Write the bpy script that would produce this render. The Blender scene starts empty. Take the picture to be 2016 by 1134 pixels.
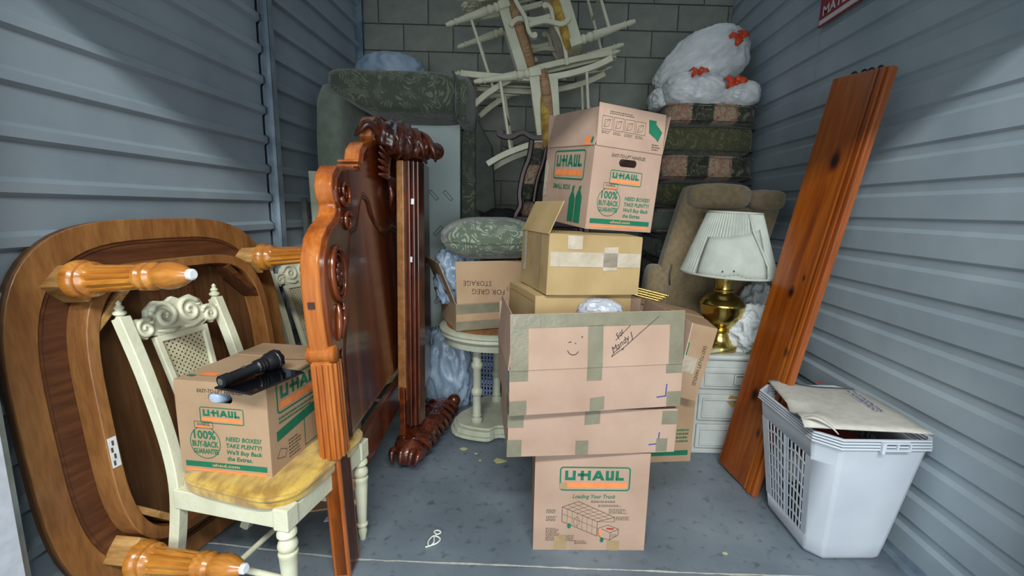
import bpy, bmesh, math, random
from math import sin, cos, pi, radians as R
from mathutils import Vector, Matrix, Euler, noise as mn

S = bpy.context.scene
COL = S.collection
random.seed(7)

# ------------------------------------------------------------------ camera, light, exposure
TH, RO = R(9.67), R(1.6)
cam = bpy.data.cameras.new('camera'); co = bpy.data.objects.new('camera', cam); COL.objects.link(co)
cam.sensor_width = 36.0; cam.lens = 910 / 2016 * 36; cam.shift_x = -53 / 2016
cam.clip_start = .02
r0, u0, f0 = Vector((1, 0, 0)), Vector((0, sin(TH), cos(TH))), Vector((0, cos(TH), -sin(TH)))
cr, cu_ = r0 * cos(RO) + u0 * sin(RO), u0 * cos(RO) - r0 * sin(RO)
M3 = Matrix((cr, cu_, -f0)).transposed()
co.matrix_world = Matrix.Translation((0, 0, 1.38)) @ M3.to_4x4()
S.camera = co

w = bpy.data.worlds.new('corridor_light'); S.world = w; w.use_nodes = True
w.node_tree.nodes['Background'].inputs[0].default_value = (.82, .93, 1.0, 1)
w.node_tree.nodes['Background'].inputs[1].default_value = .33

def area(name, loc, rot, sx, sy, e, col):
    l = bpy.data.lights.new(name, 'AREA'); l.shape = 'RECTANGLE'; l.size = sx; l.size_y = sy
    l.energy = e; l.color = col
    o = bpy.data.objects.new(name, l); COL.objects.link(o); o.location = loc; o.rotation_euler = rot
    return o
# the strip lights of the corridor in front of the unit
area('corridor_strip_light', (.1, -1.25, 3.34), (R(24), 0, 0), 2.6, .28, 150, (.97, 1.0, .98))
# added fill behind the camera, no known source, brightens the unit's back
area('added_front_fill', (0, -3.4, 1.3), (R(90), 0, 0), 3.4, 2.4, 110, (.90, .96, 1.0))
S.view_settings.view_transform = 'Standard'; S.view_settings.look = 'None'
S.view_settings.gamma = 1; S.view_settings.use_curve_mapping = False
S.view_settings.exposure = .4

# ------------------------------------------------------------------ helpers
def lin(c):
    return c / 12.92 if c <= .04045 else ((c + .055) / 1.055) ** 2.4
def C(h):
    h = h.lstrip('#')
    return tuple(lin(int(h[i:i + 2], 16) / 255) for i in (0, 2, 4)) + (1,)

def newmat(name):
    m = bpy.data.materials.new(name); m.use_nodes = True
    return m, m.node_tree.nodes, m.node_tree.links, m.node_tree.nodes['Principled BSDF']

def setp(b, rough=.5, metal=0, spec=.5, coat=0, sheen=0, trans=0, alpha=1, sss=0):
    b.inputs['Roughness'].default_value = rough; b.inputs['Metallic'].default_value = metal
    b.inputs['Specular IOR Level'].default_value = spec; b.inputs['Coat Weight'].default_value = coat
    b.inputs['Coat Roughness'].default_value = .12
    b.inputs['Sheen Weight'].default_value = sheen; b.inputs['Transmission Weight'].default_value = trans
    b.inputs['Alpha'].default_value = alpha

def ramp(N, stops):
    r = N.new('ShaderNodeValToRGB'); e = r.color_ramp.elements
    e[0].position, e[0].color = stops[0]; e[1].position, e[1].color = stops[-1]
    for p, c in stops[1:-1]:
        x = e.new(p); x.color = c
    return r

def coords(N, L, st=(1, 1, 1), rot=(0, 0, 0), kind='Object'):
    t = N.new('ShaderNodeTexCoord'); m = N.new('ShaderNodeMapping')
    m.inputs['Scale'].default_value = st; m.inputs['Rotation'].default_value = rot
    L.new(t.outputs[kind], m.inputs['Vector'])
    return m.outputs['Vector']

def addbump(N, L, b, hsock, strength, dist=.01):
    bp = N.new('ShaderNodeBump'); bp.inputs['Strength'].default_value = strength
    bp.inputs['Distance'].default_value = dist
    L.new(hsock, bp.inputs['Height']); L.new(bp.outputs[0], b.inputs['Normal'])

def noisy(name, c1, c2, scale=6, rough=.6, bump=0, bscale=60, st=(1, 1, 1), lo=.35, hi=.65, detail=4, **k):
    m, N, L, b = newmat(name); setp(b, rough, **k)
    v = coords(N, L, st)
    n = N.new('ShaderNodeTexNoise'); n.inputs['Scale'].default_value = scale; n.inputs['Detail'].default_value = detail
    L.new(v, n.inputs['Vector'])
    r = ramp(N, [(lo, C(c1)), (hi, C(c2))]); L.new(n.outputs['Fac'], r.inputs[0]); L.new(r.outputs[0], b.inputs['Base Color'])
    if bump:
        n2 = N.new('ShaderNodeTexNoise'); n2.inputs['Scale'].default_value = bscale; n2.inputs['Detail'].default_value = 3
        L.new(v, n2.inputs['Vector']); addbump(N, L, b, n2.outputs['Fac'], bump)
    return m

def wood(name, cd, cm, cl, grain=(14, 14, 1.2), rough=.35, coat=.0, rings=3.0, knots=(), bump=.05):
    m, N, L, b = newmat(name); setp(b, rough, coat=coat)
    v = coords(N, L, grain)
    n = N.new('ShaderNodeTexNoise'); n.inputs['Scale'].default_value = 1.4; n.inputs['Detail'].default_value = 6
    n.inputs['Distortion'].default_value = rings * .35
    L.new(v, n.inputs['Vector'])
    r = ramp(N, [(.3, C(cd)), (.5, C(cm)), (.7, C(cl))]); L.new(n.outputs['Fac'], r.inputs[0])
    n2 = N.new('ShaderNodeTexNoise'); n2.inputs['Scale'].default_value = 9; n2.inputs['Detail'].default_value = 4
    L.new(v, n2.inputs['Vector'])
    mx = N.new('ShaderNodeMixRGB'); mx.blend_type = 'MULTIPLY'; mx.inputs[0].default_value = .55
    r2 = ramp(N, [(.3, (.55, .5, .45, 1)), (.65, (1, 1, 1, 1))]); L.new(n2.outputs['Fac'], r2.inputs[0])
    L.new(r.outputs[0], mx.inputs[1]); L.new(r2.outputs[0], mx.inputs[2])
    out = mx.outputs[0]
    if knots:
        tc = N.new('ShaderNodeTexCoord')
        for (kx, ky, kz, kr) in knots:
            s = N.new('ShaderNodeVectorMath'); s.operation = 'SUBTRACT'; s.inputs[1].default_value = (kx, ky, kz)
            L.new(tc.outputs['Object'], s.inputs[0])
            q = N.new('ShaderNodeVectorMath'); q.operation = 'MULTIPLY'; q.inputs[1].default_value = (1, 0, .6)
            L.new(s.outputs[0], q.inputs[0])
            ln = N.new('ShaderNodeVectorMath'); ln.operation = 'LENGTH'; L.new(q.outputs[0], ln.inputs[0])
            ad = N.new('ShaderNodeMath'); ad.operation = 'MULTIPLY_ADD'; ad.inputs[1].default_value = .012; 
            L.new(n2.outputs['Fac'], ad.inputs[0]); L.new(ln.outputs['Value'], ad.inputs[2])
            kr_ = ramp(N, [(kr * .5, C('#1c0a04')), (kr, C('#5a2608')), (kr * 2.2, (1, 1, 1, 1))])
            L.new(ad.outputs[0], kr_.inputs[0])
            m2 = N.new('ShaderNodeMixRGB'); m2.blend_type = 'MULTIPLY'; m2.inputs[0].default_value = 1
            L.new(out, m2.inputs[1]); L.new(kr_.outputs[0], m2.inputs[2]); out = m2.outputs[0]
    L.new(out, b.inputs['Base Color'])
    addbump(N, L, b, n2.outputs['Fac'], bump)
    return m

def paisley(name, ca, cb, scale=7, rings=42, rough=.95, bump=.35, sheen=.3):
    m, N, L, b = newmat(name); setp(b, rough, sheen=sheen, spec=.2)
    v = coords(N, L)
    n = N.new('ShaderNodeTexNoise'); n.inputs['Scale'].default_value = scale * .7; L.new(v, n.inputs['Vector'])
    mx = N.new('ShaderNodeVectorMath'); mx.operation = 'MULTIPLY_ADD'; mx.inputs[1].default_value = (.22, .22, .22)
    L.new(n.outputs['Color'], mx.inputs[0]); L.new(v, mx.inputs[2])
    vo = N.new('ShaderNodeTexVoronoi'); vo.inputs['Scale'].default_value = scale; L.new(mx.outputs[0], vo.inputs['Vector'])
    k = N.new('ShaderNodeMath'); k.operation = 'MULTIPLY'; k.inputs[1].default_value = rings; L.new(vo.outputs['Distance'], k.inputs[0])
    s = N.new('ShaderNodeMath'); s.operation = 'SINE'; L.new(k.outputs[0], s.inputs[0])
    a = N.new('ShaderNodeMath'); a.operation = 'MULTIPLY_ADD'; a.inputs[1].default_value = .5; a.inputs[2].default_value = .5
    L.new(s.outputs[0], a.inputs[0])
    nm = N.new('ShaderNodeTexNoise'); nm.inputs['Scale'].default_value = scale * 2.6; nm.inputs['Detail'].default_value = 3; L.new(v, nm.inputs['Vector'])
    rm = ramp(N, [(.42, (0, 0, 0, 1)), (.56, (1, 1, 1, 1))]); L.new(nm.outputs['Fac'], rm.inputs[0])
    mm = N.new('ShaderNodeMath'); mm.operation = 'MULTIPLY'; L.new(a.outputs[0], mm.inputs[0]); L.new(rm.outputs[0], mm.inputs[1])
    r = ramp(N, [(.25, C(ca)), (.75, C(cb))]); L.new(mm.outputs[0], r.inputs[0]); L.new(r.outputs[0], b.inputs['Base Color'])
    addbump(N, L, b, mm.outputs[0], bump, .006)
    return m

def floral(name, axis=0, pitch=.26):
    m, N, L, b = newmat(name); setp(b, .95, spec=.2, sheen=.2)
    v = coords(N, L)
    sp = N.new('ShaderNodeSeparateXYZ'); L.new(v, sp.inputs[0])
    k = N.new('ShaderNodeMath'); k.operation = 'MULTIPLY'; k.inputs[1].default_value = 2 * pi / pitch; L.new(sp.outputs[axis], k.inputs[0])
    s = N.new('ShaderNodeMath'); s.operation = 'SINE'; L.new(k.outputs[0], s.inputs[0])
    n = N.new('ShaderNodeTexNoise'); n.inputs['Scale'].default_value = 17; n.inputs['Detail'].default_value = 4; n.inputs['Distortion'].default_value = 2.0
    L.new(v, n.inputs['Vector'])
    rl = ramp(N, [(.34, C('#6b6a56')), (.42, C('#a3957a')), (.52, C('#ab8f78')), (.56, C('#8f5a4e')), (.64, C('#a08068'))]); L.new(n.outputs['Fac'], rl.inputs[0])
    rd = ramp(N, [(.4, C('#34352b')), (.48, C('#504f43')), (.55, C('#3b3b32')), (.62, C('#757261'))]); L.new(n.outputs['Fac'], rd.inputs[0])
    st = ramp(N, [(.42, (0, 0, 0, 1)), (.52, (1, 1, 1, 1))])
    ma = N.new('ShaderNodeMath'); ma.operation = 'MULTIPLY_ADD'; ma.inputs[1].default_value = .5; ma.inputs[2].default_value = .5
    L.new(s.outputs[0], ma.inputs[0]); L.new(ma.outputs[0], st.inputs[0])
    mx = N.new('ShaderNodeMixRGB'); L.new(st.outputs[0], mx.inputs[0]); L.new(rd.outputs[0], mx.inputs[1]); L.new(rl.outputs[0], mx.inputs[2])
    L.new(mx.outputs[0], b.inputs['Base Color']); addbump(N, L, b, n.outputs['Fac'], .3, .004)
    return m

def cardboard(name, c1, c2, cdirt):
    m, N, L, b = newmat(name); setp(b, .82, spec=.25)
    v = coords(N, L)
    n = N.new('ShaderNodeTexNoise'); n.inputs['Scale'].default_value = 5; n.inputs['Detail'].default_value = 5; L.new(v, n.inputs['Vector'])
    r = ramp(N, [(.25, C(cdirt)), (.42, C(c1)), (.7, C(c2))]); L.new(n.outputs['Fac'], r.inputs[0]); L.new(r.outputs[0], b.inputs['Base Color'])
    v2 = coords(N, L, (120, 120, 8))
    n2 = N.new('ShaderNodeTexNoise'); n2.inputs['Scale'].default_value = 1; n2.inputs['Detail'].default_value = 2; L.new(v2, n2.inputs['Vector'])
    addbump(N, L, b, n2.outputs['Fac'], .12, .004)
    return m

def flat(name, c, rough=.6, **k):
    m, N, L, b = newmat(name); setp(b, rough, **k)
    n = N.new('ShaderNodeTexNoise'); n.inputs['Scale'].default_value = 30; L.new(coords(N, L), n.inputs['Vector'])
    a = C(c); d = tuple(x * .86 for x in a[:3]) + (1,)
    r = ramp(N, [(.35, d), (.65, a)]); L.new(n.outputs['Fac'], r.inputs[0]); L.new(r.outputs[0], b.inputs['Base Color'])
    return m

class MB:
    def __init__(s): s.v = []; s.f = []
    def add(s, vs, fs, M=None):
        o = len(s.v)
        s.v += [tuple(M @ Vector(p)) if M is not None else tuple(p) for p in vs]
        s.f += [tuple(i + o for i in f) for f in fs]; return s
    def hexa(s, p, M=None):   # p: 4 bottom (ccw) + 4 top
        return s.add(p, [(3, 2, 1, 0), (4, 5, 6, 7), (0, 1, 5, 4), (1, 2, 6, 5), (2, 3, 7, 6), (3, 0, 4, 7)], M)
    def box(s, c, d, M=None):
        x, y, z = c; a, b, e = d[0] / 2, d[1] / 2, d[2] / 2
        return s.hexa([(x - a, y - b, z - e), (x + a, y - b, z - e), (x + a, y + b, z - e), (x - a, y + b, z - e),
                       (x - a, y - b, z + e), (x + a, y - b, z + e), (x + a, y + b, z + e), (x - a, y + b, z + e)], M)
    def lathe(s, prof, M=None, n=24, flute=None, cap=True):
        vs, fs = [], []
        for r, z in prof:
            for i in range(n):
                a = 2 * pi * i / n; q = r
                if flute and flute[2] <= z <= flute[3]: q = r - flute[1] * (.5 + .5 * cos(flute[0] * a)) ** 2
                vs.append((q * cos(a), q * sin(a), z))
        for j in range(len(prof) - 1):
            for i in range(n):
                k = (i + 1) % n; fs.append((j * n + i, j * n + k, j * n + n + k, j * n + n + i))
        if cap:
            fs.append(tuple(range(n - 1, -1, -1))); b = (len(prof) - 1) * n; fs.append(tuple(range(b, b + n)))
        return s.add(vs, fs, M)
    def tube(s, pts, rad, n=8, closed=False, M=None, flat=1.0, up=(0, 0, 1)):
        pts = [Vector(p) for p in pts]; m = len(pts); vs, fs = [], []; prev = None
        for i, p in enumerate(pts):
            a = pts[(i - 1) % m] if (closed or i > 0) else p; b = pts[(i + 1) % m] if (closed or i < m - 1) else p
            t = (b - a).normalized() if (b - a).length > 1e-9 else Vector((0, 0, 1))
            u = prev if prev is not None else Vector(up)
            u = u - t * u.dot(t)
            if u.length < 1e-4: u = Vector((1, 0, 0)) - t * t.x
            if u.length < 1e-4: u = Vector((0, 1, 0))
            u.normalize(); prev = u; x = t.cross(u)
            r = rad[i] if isinstance(rad, (list, tuple)) else rad
            for k in range(n):
                g = 2 * pi * k / n; vs.append(p + x * (r * cos(g)) + u * (r * flat * sin(g)))
        for i in range(m if closed else m - 1):
            j = (i + 1) % m
            for k in range(n):
                l = (k + 1) % n; fs.append((i * n + k, i * n + l, j * n + l, j * n + k))
        if not closed:
            fs.append(tuple(range(n - 1, -1, -1))); b = (m - 1) * n; fs.append(tuple(range(b, b + n)))
        return s.add(vs, fs, M)
    def sweep(s, pts, w_, h_, side, M=None):   # rectangular bar; side = fixed width axis
        pts = [Vector(p) for p in pts]; m = len(pts); sd = Vector(side).normalized(); vs, fs = [], []
        for i, p in enumerate(pts):
            t = (pts[min(i + 1, m - 1)] - pts[max(i - 1, 0)]).normalized(); q = t.cross(sd).normalized()
            wi = w_[i] if isinstance(w_, (list, tuple)) else w_; hi = h_[i] if isinstance(h_, (list, tuple)) else h_
            for a, b in ((-1, -1), (1, -1), (1, 1), (-1, 1)): vs.append(p + sd * (a * wi / 2) + q * (b * hi / 2))
        for i in range(m - 1):
            for k in range(4): fs.append((i * 4 + k, i * 4 + (k + 1) % 4, i * 4 + 4 + (k + 1) % 4, i * 4 + 4 + k))
        fs += [(3, 2, 1, 0), (m * 4 - 4, m * 4 - 3, m * 4 - 2, m * 4 - 1)]
        return s.add(vs, fs, M)
    def poly(s, pts, z0, z1, M=None):
        n = len(pts); vs = [(x, y, z0) for x, y in pts] + [(x, y, z1) for x, y in pts]
        fs = [tuple(range(n - 1, -1, -1)), tuple(range(n, 2 * n))] + [(i, (i + 1) % n, n + (i + 1) % n, n + i) for i in range(n)]
        return s.add(vs, fs, M)
    def ring(s, o, i_, z0, z1, M=None):        # closed ring between outlines of equal length
        n = len(o); vs = [(x, y, z) for z in (z0, z1) for x, y in o] + [(x, y, z) for z in (z0, z1) for x, y in i_]
        fs = []
        for a in range(n):
            b = (a + 1) % n
            fs += [(a, b, n + b, n + a), (2 * n + b, 2 * n + a, 3 * n + a, 3 * n + b), (n + a, n + b, 3 * n + b, 3 * n + a), (b, a, 2 * n + a, 2 * n + b)]
        return s.add(vs, fs, M)
    def soft(s, c, d, e=5, n=8, M=None, fn=None):   # rounded box / pillow / bag
        idx = {}; vs, fs = [], []
        def vid(p):
            key = tuple(round(x, 5) for x in p)
            if key not in idx:
                x, y, z = p; g = (abs(x) ** e + abs(y) ** e + abs(z) ** e) ** (1 / e)
                q = Vector((x / g, y / g, z / g))
                if fn: q = fn(q)
                idx[key] = len(vs); vs.append((c[0] + q[0] * d[0] / 2, c[1] + q[1] * d[1] / 2, c[2] + q[2] * d[2] / 2))
            return idx[key]
        for ax in range(3):
            for sg in (-1, 1):
                for i in range(n):
                    for j in range(n):
                        qd = []
                        for (a, b) in ((i, j), (i + 1, j), (i + 1, j + 1), (i, j + 1)):
                            p = [0, 0, 0]; p[ax] = sg
                            p[(ax + 1) % 3] = math.tan((a / n * 2 - 1) * pi / 4); p[(ax + 2) % 3] = math.tan((b / n * 2 - 1) * pi / 4)
                            qd.append(vid(p))
                        fs.append(tuple(qd) if sg > 0 else tuple(reversed(qd)))
        return s.add(vs, fs, M)
    def mesh(s, name):
        me = bpy.data.meshes.new(name); me.from_pydata(s.v, [], s.f); me.update(); return me

def obj(name, mb, mat, parent=None, smooth=False, bevel=0, sub=0, label=None):
    me = mb.mesh(name) if isinstance(mb, MB) else mb
    o = bpy.data.objects.new(name, me); COL.objects.link(o)
    if not me.materials: me.materials.append(mat)
    if parent is not None: o.parent = parent
    if smooth:
        me.polygons.foreach_set('use_smooth', [True] * len(me.polygons))
        if smooth != 'all':
            me.set_sharp_from_angle(angle=R(smooth if smooth is not True else 42))
    if bevel:
        b = o.modifiers.new('bevel', 'BEVEL'); b.width = bevel; b.segments = 2; b.limit_method = 'ANGLE'; b.angle_limit = R(40)
    if sub:
        m = o.modifiers.new('subdivision', 'SUBSURF'); m.levels = sub; m.render_levels = sub
    if label: o['label'] = label
    return o
def thing(name, label, cat, loc=(0, 0, 0), rot=(0, 0, 0), group=None, M=None):
    o = bpy.data.objects.new(name, None); COL.objects.link(o); o.empty_display_size = .1
    if M is not None: o.matrix_world = M
    else: o.location = loc; o.rotation_euler = rot
    o['label'] = label; o['category'] = cat
    if group: o['group'] = group
    return o
def tag(o, label, cat, group=None):
    o['label'] = label; o['category'] = cat
    if group: o['group'] = group
    return o
def struct(o): o['kind'] = 'structure'; return o
def T(x, y, z): return Matrix.Translation((x, y, z))
def rot(a, ax): return Matrix.Rotation(a, 4, ax)
def frame(o, x, y, z):     # matrix from origin + axes
    return Matrix(((x[0], y[0], z[0], o[0]), (x[1], y[1], z[1], o[1]), (x[2], y[2], z[2], o[2]), (0, 0, 0, 1)))
def ridged(p, k=1.0):
    return 1 - abs(mn.noise(Vector(p) * k)) * 2
def smoothpath(pts, n=8, closed=False):
    P = [Vector(p) for p in pts]; m = len(P); out = []
    for i in range(m if closed else m - 1):
        g = lambda j: P[j % m] if closed else P[max(0, min(m - 1, j))]
        p0, p1, p2, p3 = g(i - 1), g(i), g(i + 1), g(i + 2)
        for k in range(n):
            t = k / n
            out.append(.5 * ((2 * p1) + (p2 - p0) * t + (2 * p0 - 5 * p1 + 4 * p2 - p3) * t * t + (3 * p1 - p0 - 3 * p2 + p3) * t ** 3))
    if not closed: out.append(P[-1])
    return out
_tc = {}
def tmesh(s, off=.012, shear=0):
    k = (s, off, shear)
    if k not in _tc:
        c = bpy.data.curves.new('text', 'FONT'); c.body = s; c.size = 1; c.offset = off; c.shear = shear
        c.align_x = 'LEFT'; c.resolution_u = 2
        o = bpy.data.objects.new('text', c); COL.objects.link(o); bpy.context.view_layer.update()
        me = bpy.data.meshes.new_from_object(o.evaluated_get(bpy.context.evaluated_depsgraph_get()))
        vs = [tuple(v.co) for v in me.vertices]; fs = [tuple(p.vertices) for p in me.polygons]
        x0 = min(v[0] for v in vs); x1 = max(v[0] for v in vs)
        _tc[k] = ([(v[0] - x0, v[1], 0) for v in vs], fs, x1 - x0)
        bpy.data.objects.remove(o); bpy.data.curves.remove(c); bpy.data.meshes.remove(me)
    return _tc[k]
class Print:
    """flat printing on a face: 2-D coordinates in metres from the face's centre"""
    def __init__(s, M): s.M = M; s.mb = {}
    def g(s, col): return s.mb.setdefault(col, MB())
    def text(s, col, t, x, y, h, width=None, align='c', bold=.012, shear=0, ang=0):
        vs, fs, wd = tmesh(t, bold, shear); k = h / .7; kx = k if width is None else width / wd
        ox = {'c': -wd / 2, 'l': 0, 'r': -wd}[align]
        ca, sa = cos(ang), sin(ang)
        q = []
        for v in vs:
            a, b = (v[0] + ox) * kx, (v[1] - .35) * k
            q.append((x + a * ca - b * sa, y + a * sa + b * ca, 0.0004 if col == 'kraft' else 0))
        s.g(col).add(q, fs, s.M)
    def rect(s, col, x0, y0, x1, y1, z=0):
        s.g(col).add([(x0, y0, z), (x1, y0, z), (x1, y1, z), (x0, y1, z)], [(0, 1, 2, 3)], s.M)
    def poly(s, col, pts, z=0): s.g(col).add([(x, y, z) for x, y in pts], [tuple(range(len(pts)))], s.M)
    def line(s, col, pts, wd, closed=False):
        n = len(pts)
        for i in range(n if closed else n - 1):
            a, b = Vector(pts[i]), Vector(pts[(i + 1) % n]); d = b - a
            if d.length < 1e-9: continue
            d.normalize(); p = Vector((-d.y, d.x)) * wd / 2; a = a - d * wd * .3; b = b + d * wd * .3
            s.g(col).add([(a - p).to_tuple() + (0,), (b - p).to_tuple() + (0,), (b + p).to_tuple() + (0,), (a + p).to_tuple() + (0,)], [(0, 1, 2, 3)], s.M)
    def rrect(s, col, x0, y0, x1, y1, r, wd):
        def out(k):
            q = []
            for cx, cy, a0 in ((x1 - r, y1 - r, 0), (x0 + r, y1 - r, 90), (x0 + r, y0 + r, 180), (x1 - r, y0 + r, 270)):
                for j in range(5):
                    a = R(a0 + j * 22.5); q.append((cx + (r - k) * cos(a), cy + (r - k) * sin(a)))
            return q
        o, i = out(0), out(wd); n = len(o)
        s.g(col).add([(x, y, 0) for x, y in o + i], [(a, (a + 1) % n, n + (a + 1) % n, n + a) for a in range(n)], s.M)
    def words(s, col, x0, y0, x1, rows, dy, h):     # print too small to read: dashes
        for k in range(rows):
            x = x0
            e = x1 - random.random() * (x1 - x0) * .3
            while x < e:
                l = random.uniform(.003, .011); s.rect(col, x, y0 - k * dy, min(x + l, e), y0 - k * dy + h); x += l + .0025
    def done(s, parent, cols, names):
        for c, mb in s.mb.items(): obj(names.get(c, 'printing'), mb, cols[c], parent)['kind'] = 'stuff'

# ------------------------------------------------------------------ materials
M = {}
M['wall'] = noisy('painted_steel', '#8a98a1', '#99a6ae', 3, .42, .04, 300, spec=.5)
M['galv'] = noisy('galvanised_steel', '#7d8e9c', '#9fb0bc', 9, .38, .03, 120, metal=.55)
M['jamb'] = flat('white_jamb_paint', '#cfd6e2', .5)
M['block'] = noisy('painted_block', '#82877d', '#92968a', 8, .8, .5, 120)
M['mortar'] = noisy('mortar', '#6c736e', '#7d837c', 20, .9, .5, 90)
M['ceil'] = noisy('ceiling_paint', '#a9aeb2', '#b8bdc0', 4, .8)
m, N, L, b = newmat('sealed_concrete'); setp(b, .42, spec=.45)
v = coords(N, L)
n = N.new('ShaderNodeTexNoise'); n.inputs['Scale'].default_value = 1.7; n.inputs['Detail'].default_value = 8; L.new(v, n.inputs['Vector'])
r = ramp(N, [(.3, C('#555f68')), (.5, C('#66717a')), (.72, C('#7a848c'))]); L.new(n.outputs['Fac'], r.inputs[0])
n2 = N.new('ShaderNodeTexNoise'); n2.inputs['Scale'].default_value = 24; n2.inputs['Detail'].default_value = 4; L.new(v, n2.inputs['Vector'])
r2 = ramp(N, [(.28, (.5, .5, .52, 1)), (.42, (1, 1, 1, 1))]); L.new(n2.outputs['Fac'], r2.inputs[0])
mx = N.new('ShaderNodeMixRGB'); mx.blend_type = 'MULTIPLY'; mx.inputs[0].default_value = .8
L.new(r.outputs[0], mx.inputs[1]); L.new(r2.outputs[0], mx.inputs[2]); L.new(mx.outputs[0], b.inputs['Base Color'])
rr = ramp(N, [(.3, (.3, .3, .3, 1)), (.7, (.55, .55, .55, 1))]); L.new(n.outputs['Fac'], rr.inputs[0]); L.new(rr.outputs[0], b.inputs['Roughness'])
addbump(N, L, b, n2.outputs['Fac'], .08)
M['floor'] = m
M['joint'] = noisy('joint_filler', '#9ea199', '#b9bab0', 40, .8)
M['kraft'] = cardboard('kraft_cardboard', '#a3876a', '#ad9174', '#997e5e')
M['kraft2'] = cardboard('tan_cardboard', '#a58a78', '#b09583', '#9b806c')
M['kraft3'] = cardboard('aged_cardboard', '#9d855c', '#aa9168', '#8a6e43')
M['kraftw'] = flat('mailer_card', '#b9b6ac', .8)
M['green'] = flat('green_ink', '#0f6b4c', .7)
M['orange'] = flat('orange_ink', '#e8874a', .7)
M['kink'] = flat('kraft_ink', '#c29a73', .8)
M['ink'] = flat('dark_ink', '#4d4434', .7)
M['pen'] = flat('marker_ink', '#231f1c', .6)
M['blueink'] = flat('blue_ink', '#3b4a8c', .7)
M['redink'] = flat('red_ink', '#a8281f', .6)
M['tape'] = noisy('tan_packing_tape', '#736f5c', '#7f7b67', 14, .28, .1, 70, spec=.55)
M['ctape'] = noisy('clear_packing_tape', '#a99c86', '#b8ac9a', 14, .16, .35, 50, spec=.7)
M['btape'] = noisy('brown_packing_tape', '#96805c', '#a28c68', 14, .3, .1, 60)
M['cream'] = noisy('cream_paint', '#c6c6aa', '#d4d4ba', 9, .5, .12, 60, lo=.3, hi=.6)
M['creamold'] = noisy('pale_green_paint', '#a3a692', '#b5b8a4', 9, .5, .15, 60)
M['cane'] = noisy('painted_cane', '#b3ac8c', '#c2bc9d', 30, .65, .2, 120)
M['rawwood'] = wood('raw_wood', '#8a6748', '#a98560', '#bd9c76', (30, 30, 2), .8)
M['velvet'] = noisy('gold_velvet', '#96701c', '#c6a340', 11, .75, .35, 60, st=(1, 2.2, 2.2), sheen=.5, lo=.38, hi=.62)
M['velvetd'] = noisy('old_gold_velvet', '#7a5410', '#a8791c', 14, .8, .3, 60, sheen=.4)
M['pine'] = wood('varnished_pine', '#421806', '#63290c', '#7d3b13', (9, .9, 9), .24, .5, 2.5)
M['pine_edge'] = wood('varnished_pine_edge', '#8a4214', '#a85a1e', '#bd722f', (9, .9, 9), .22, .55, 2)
M['carved'] = wood('dark_carved_wood', '#32130a', '#4e2010', '#6b3018', (8, 8, 3), .28, .4, 2)
M['oak'] = wood('table_underside', '#4f321c', '#604024', '#6f4d2d', (16, 1, 16), .5, .05, 1.5)
M['oakdark'] = wood('table_veneer_band', '#4a2915', '#5c351c', '#6b4124', (3, 40, 40), .5, 0, 1)
M['oakrim'] = wood('table_rim_wood', '#7d5029', '#926235', '#a27241', (12, 2, 12), .4, .15, 1.2)
M['oakleg'] = wood('turned_leg_wood', '#93551b', '#b37128', '#c78b3c', (12, 12, 2), .26, .4, 1.2)
M['oakblock'] = wood('corner_block_wood', '#8f6636', '#b0854c', '#c59b61', (14, 14, 3), .6)
M['plank'] = wood('stained_plank', '#6d2f07', '#8b430b', '#a05613', (10, 10, .7), .3, .35, 2.2,
                  knots=((.015, 0, 1.64, .021), (.0, 0, 1.02, .014), (-.03, 0, .46, .017), (.07, 0, .30, .012), (.05, 0, 1.10, .008), (.085, 0, .74, .012)))
M['plank_edge'] = wood('plank_edge', '#86441c', '#9c5426', '#ab6432', (10, 10, .7), .4, .2)
M['sofa'] = paisley('green_paisley_chenille', '#4c5347', '#6f7563', 7, 58, bump=.35)
M['sofaplain'] = noisy('green_chenille', '#687264', '#788273', 14, .95, .4, 160, sheen=.3)
M['deck'] = noisy('grey_deck_cloth', '#c2d4ce', '#cedcd7', 3, .9, .1, 200)
M['skirt'] = noisy('dark_skirt_cloth', '#454b45', '#525850', 14, .95, .3, 160)
M['cush_green'] = paisley('green_paisley_cushion', '#566153', '#89927d', 8, 54, bump=.5)
M['cush_olive'] = paisley('olive_paisley_cushion', '#4f5038', '#6a6a4a', 8, 46, bump=.35)
M['floral'] = floral('striped_floral', 0, .31)
M['tapestry'] = floral('tapestry', 2, .22)
M['recliner'] = noisy('tan_corduroy', '#7d6d50', '#8e7d5f', 40, .95, .5, 220, sheen=.4)
M['darkwood'] = noisy('mahogany', '#2a1511', '#3e2119', 10, .42, coat=.1)
M['black'] = noisy('black_cloth', '#121213', '#1e1e20', 20, .9, .3, 100)
M['bagwhite'] = noisy('white_bag_film', '#cfd4d4', '#e6e9e8', 7, .34, .5, 26, spec=.5, st=(1, 1, 2.5))
M['bagblue'] = noisy('blue_bag_film', '#8298ae', '#a3b5c8', 7, .3, .5, 24, spec=.55)
M['tie'] = flat('orange_tie', '#d8481f', .4)
M['brass'] = noisy('polished_brass', '#b59a52', '#cfb86c', 5, .2, metal=1)
M['shade'] = noisy('ivory_shade', '#9da299', '#abb0a6', 12, .8, .1, 90)
M['white_paint'] = noisy('chipped_white_paint', '#8f9089', '#aeb2ae', 3, .5, .1, 50, lo=.2, hi=.45)
M['stain'] = noisy('bare_patch', '#8a6a3a', '#ad8f5c', 16, .7)
M['linen'] = noisy('white_linen', '#b3b9ba', '#c8cdce', 9, .9, .3, 120)
M['plastic'] = noisy('white_plastic', '#b4bcc5', '#bec6ce', 4, .4, spec=.5)
M['plastic_blue'] = noisy('blue_grey_plastic', '#7d8fb0', '#8d9fbe', 6, .45)
M['blackplastic'] = flat('black_anodised', '#15161a', .35)
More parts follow.
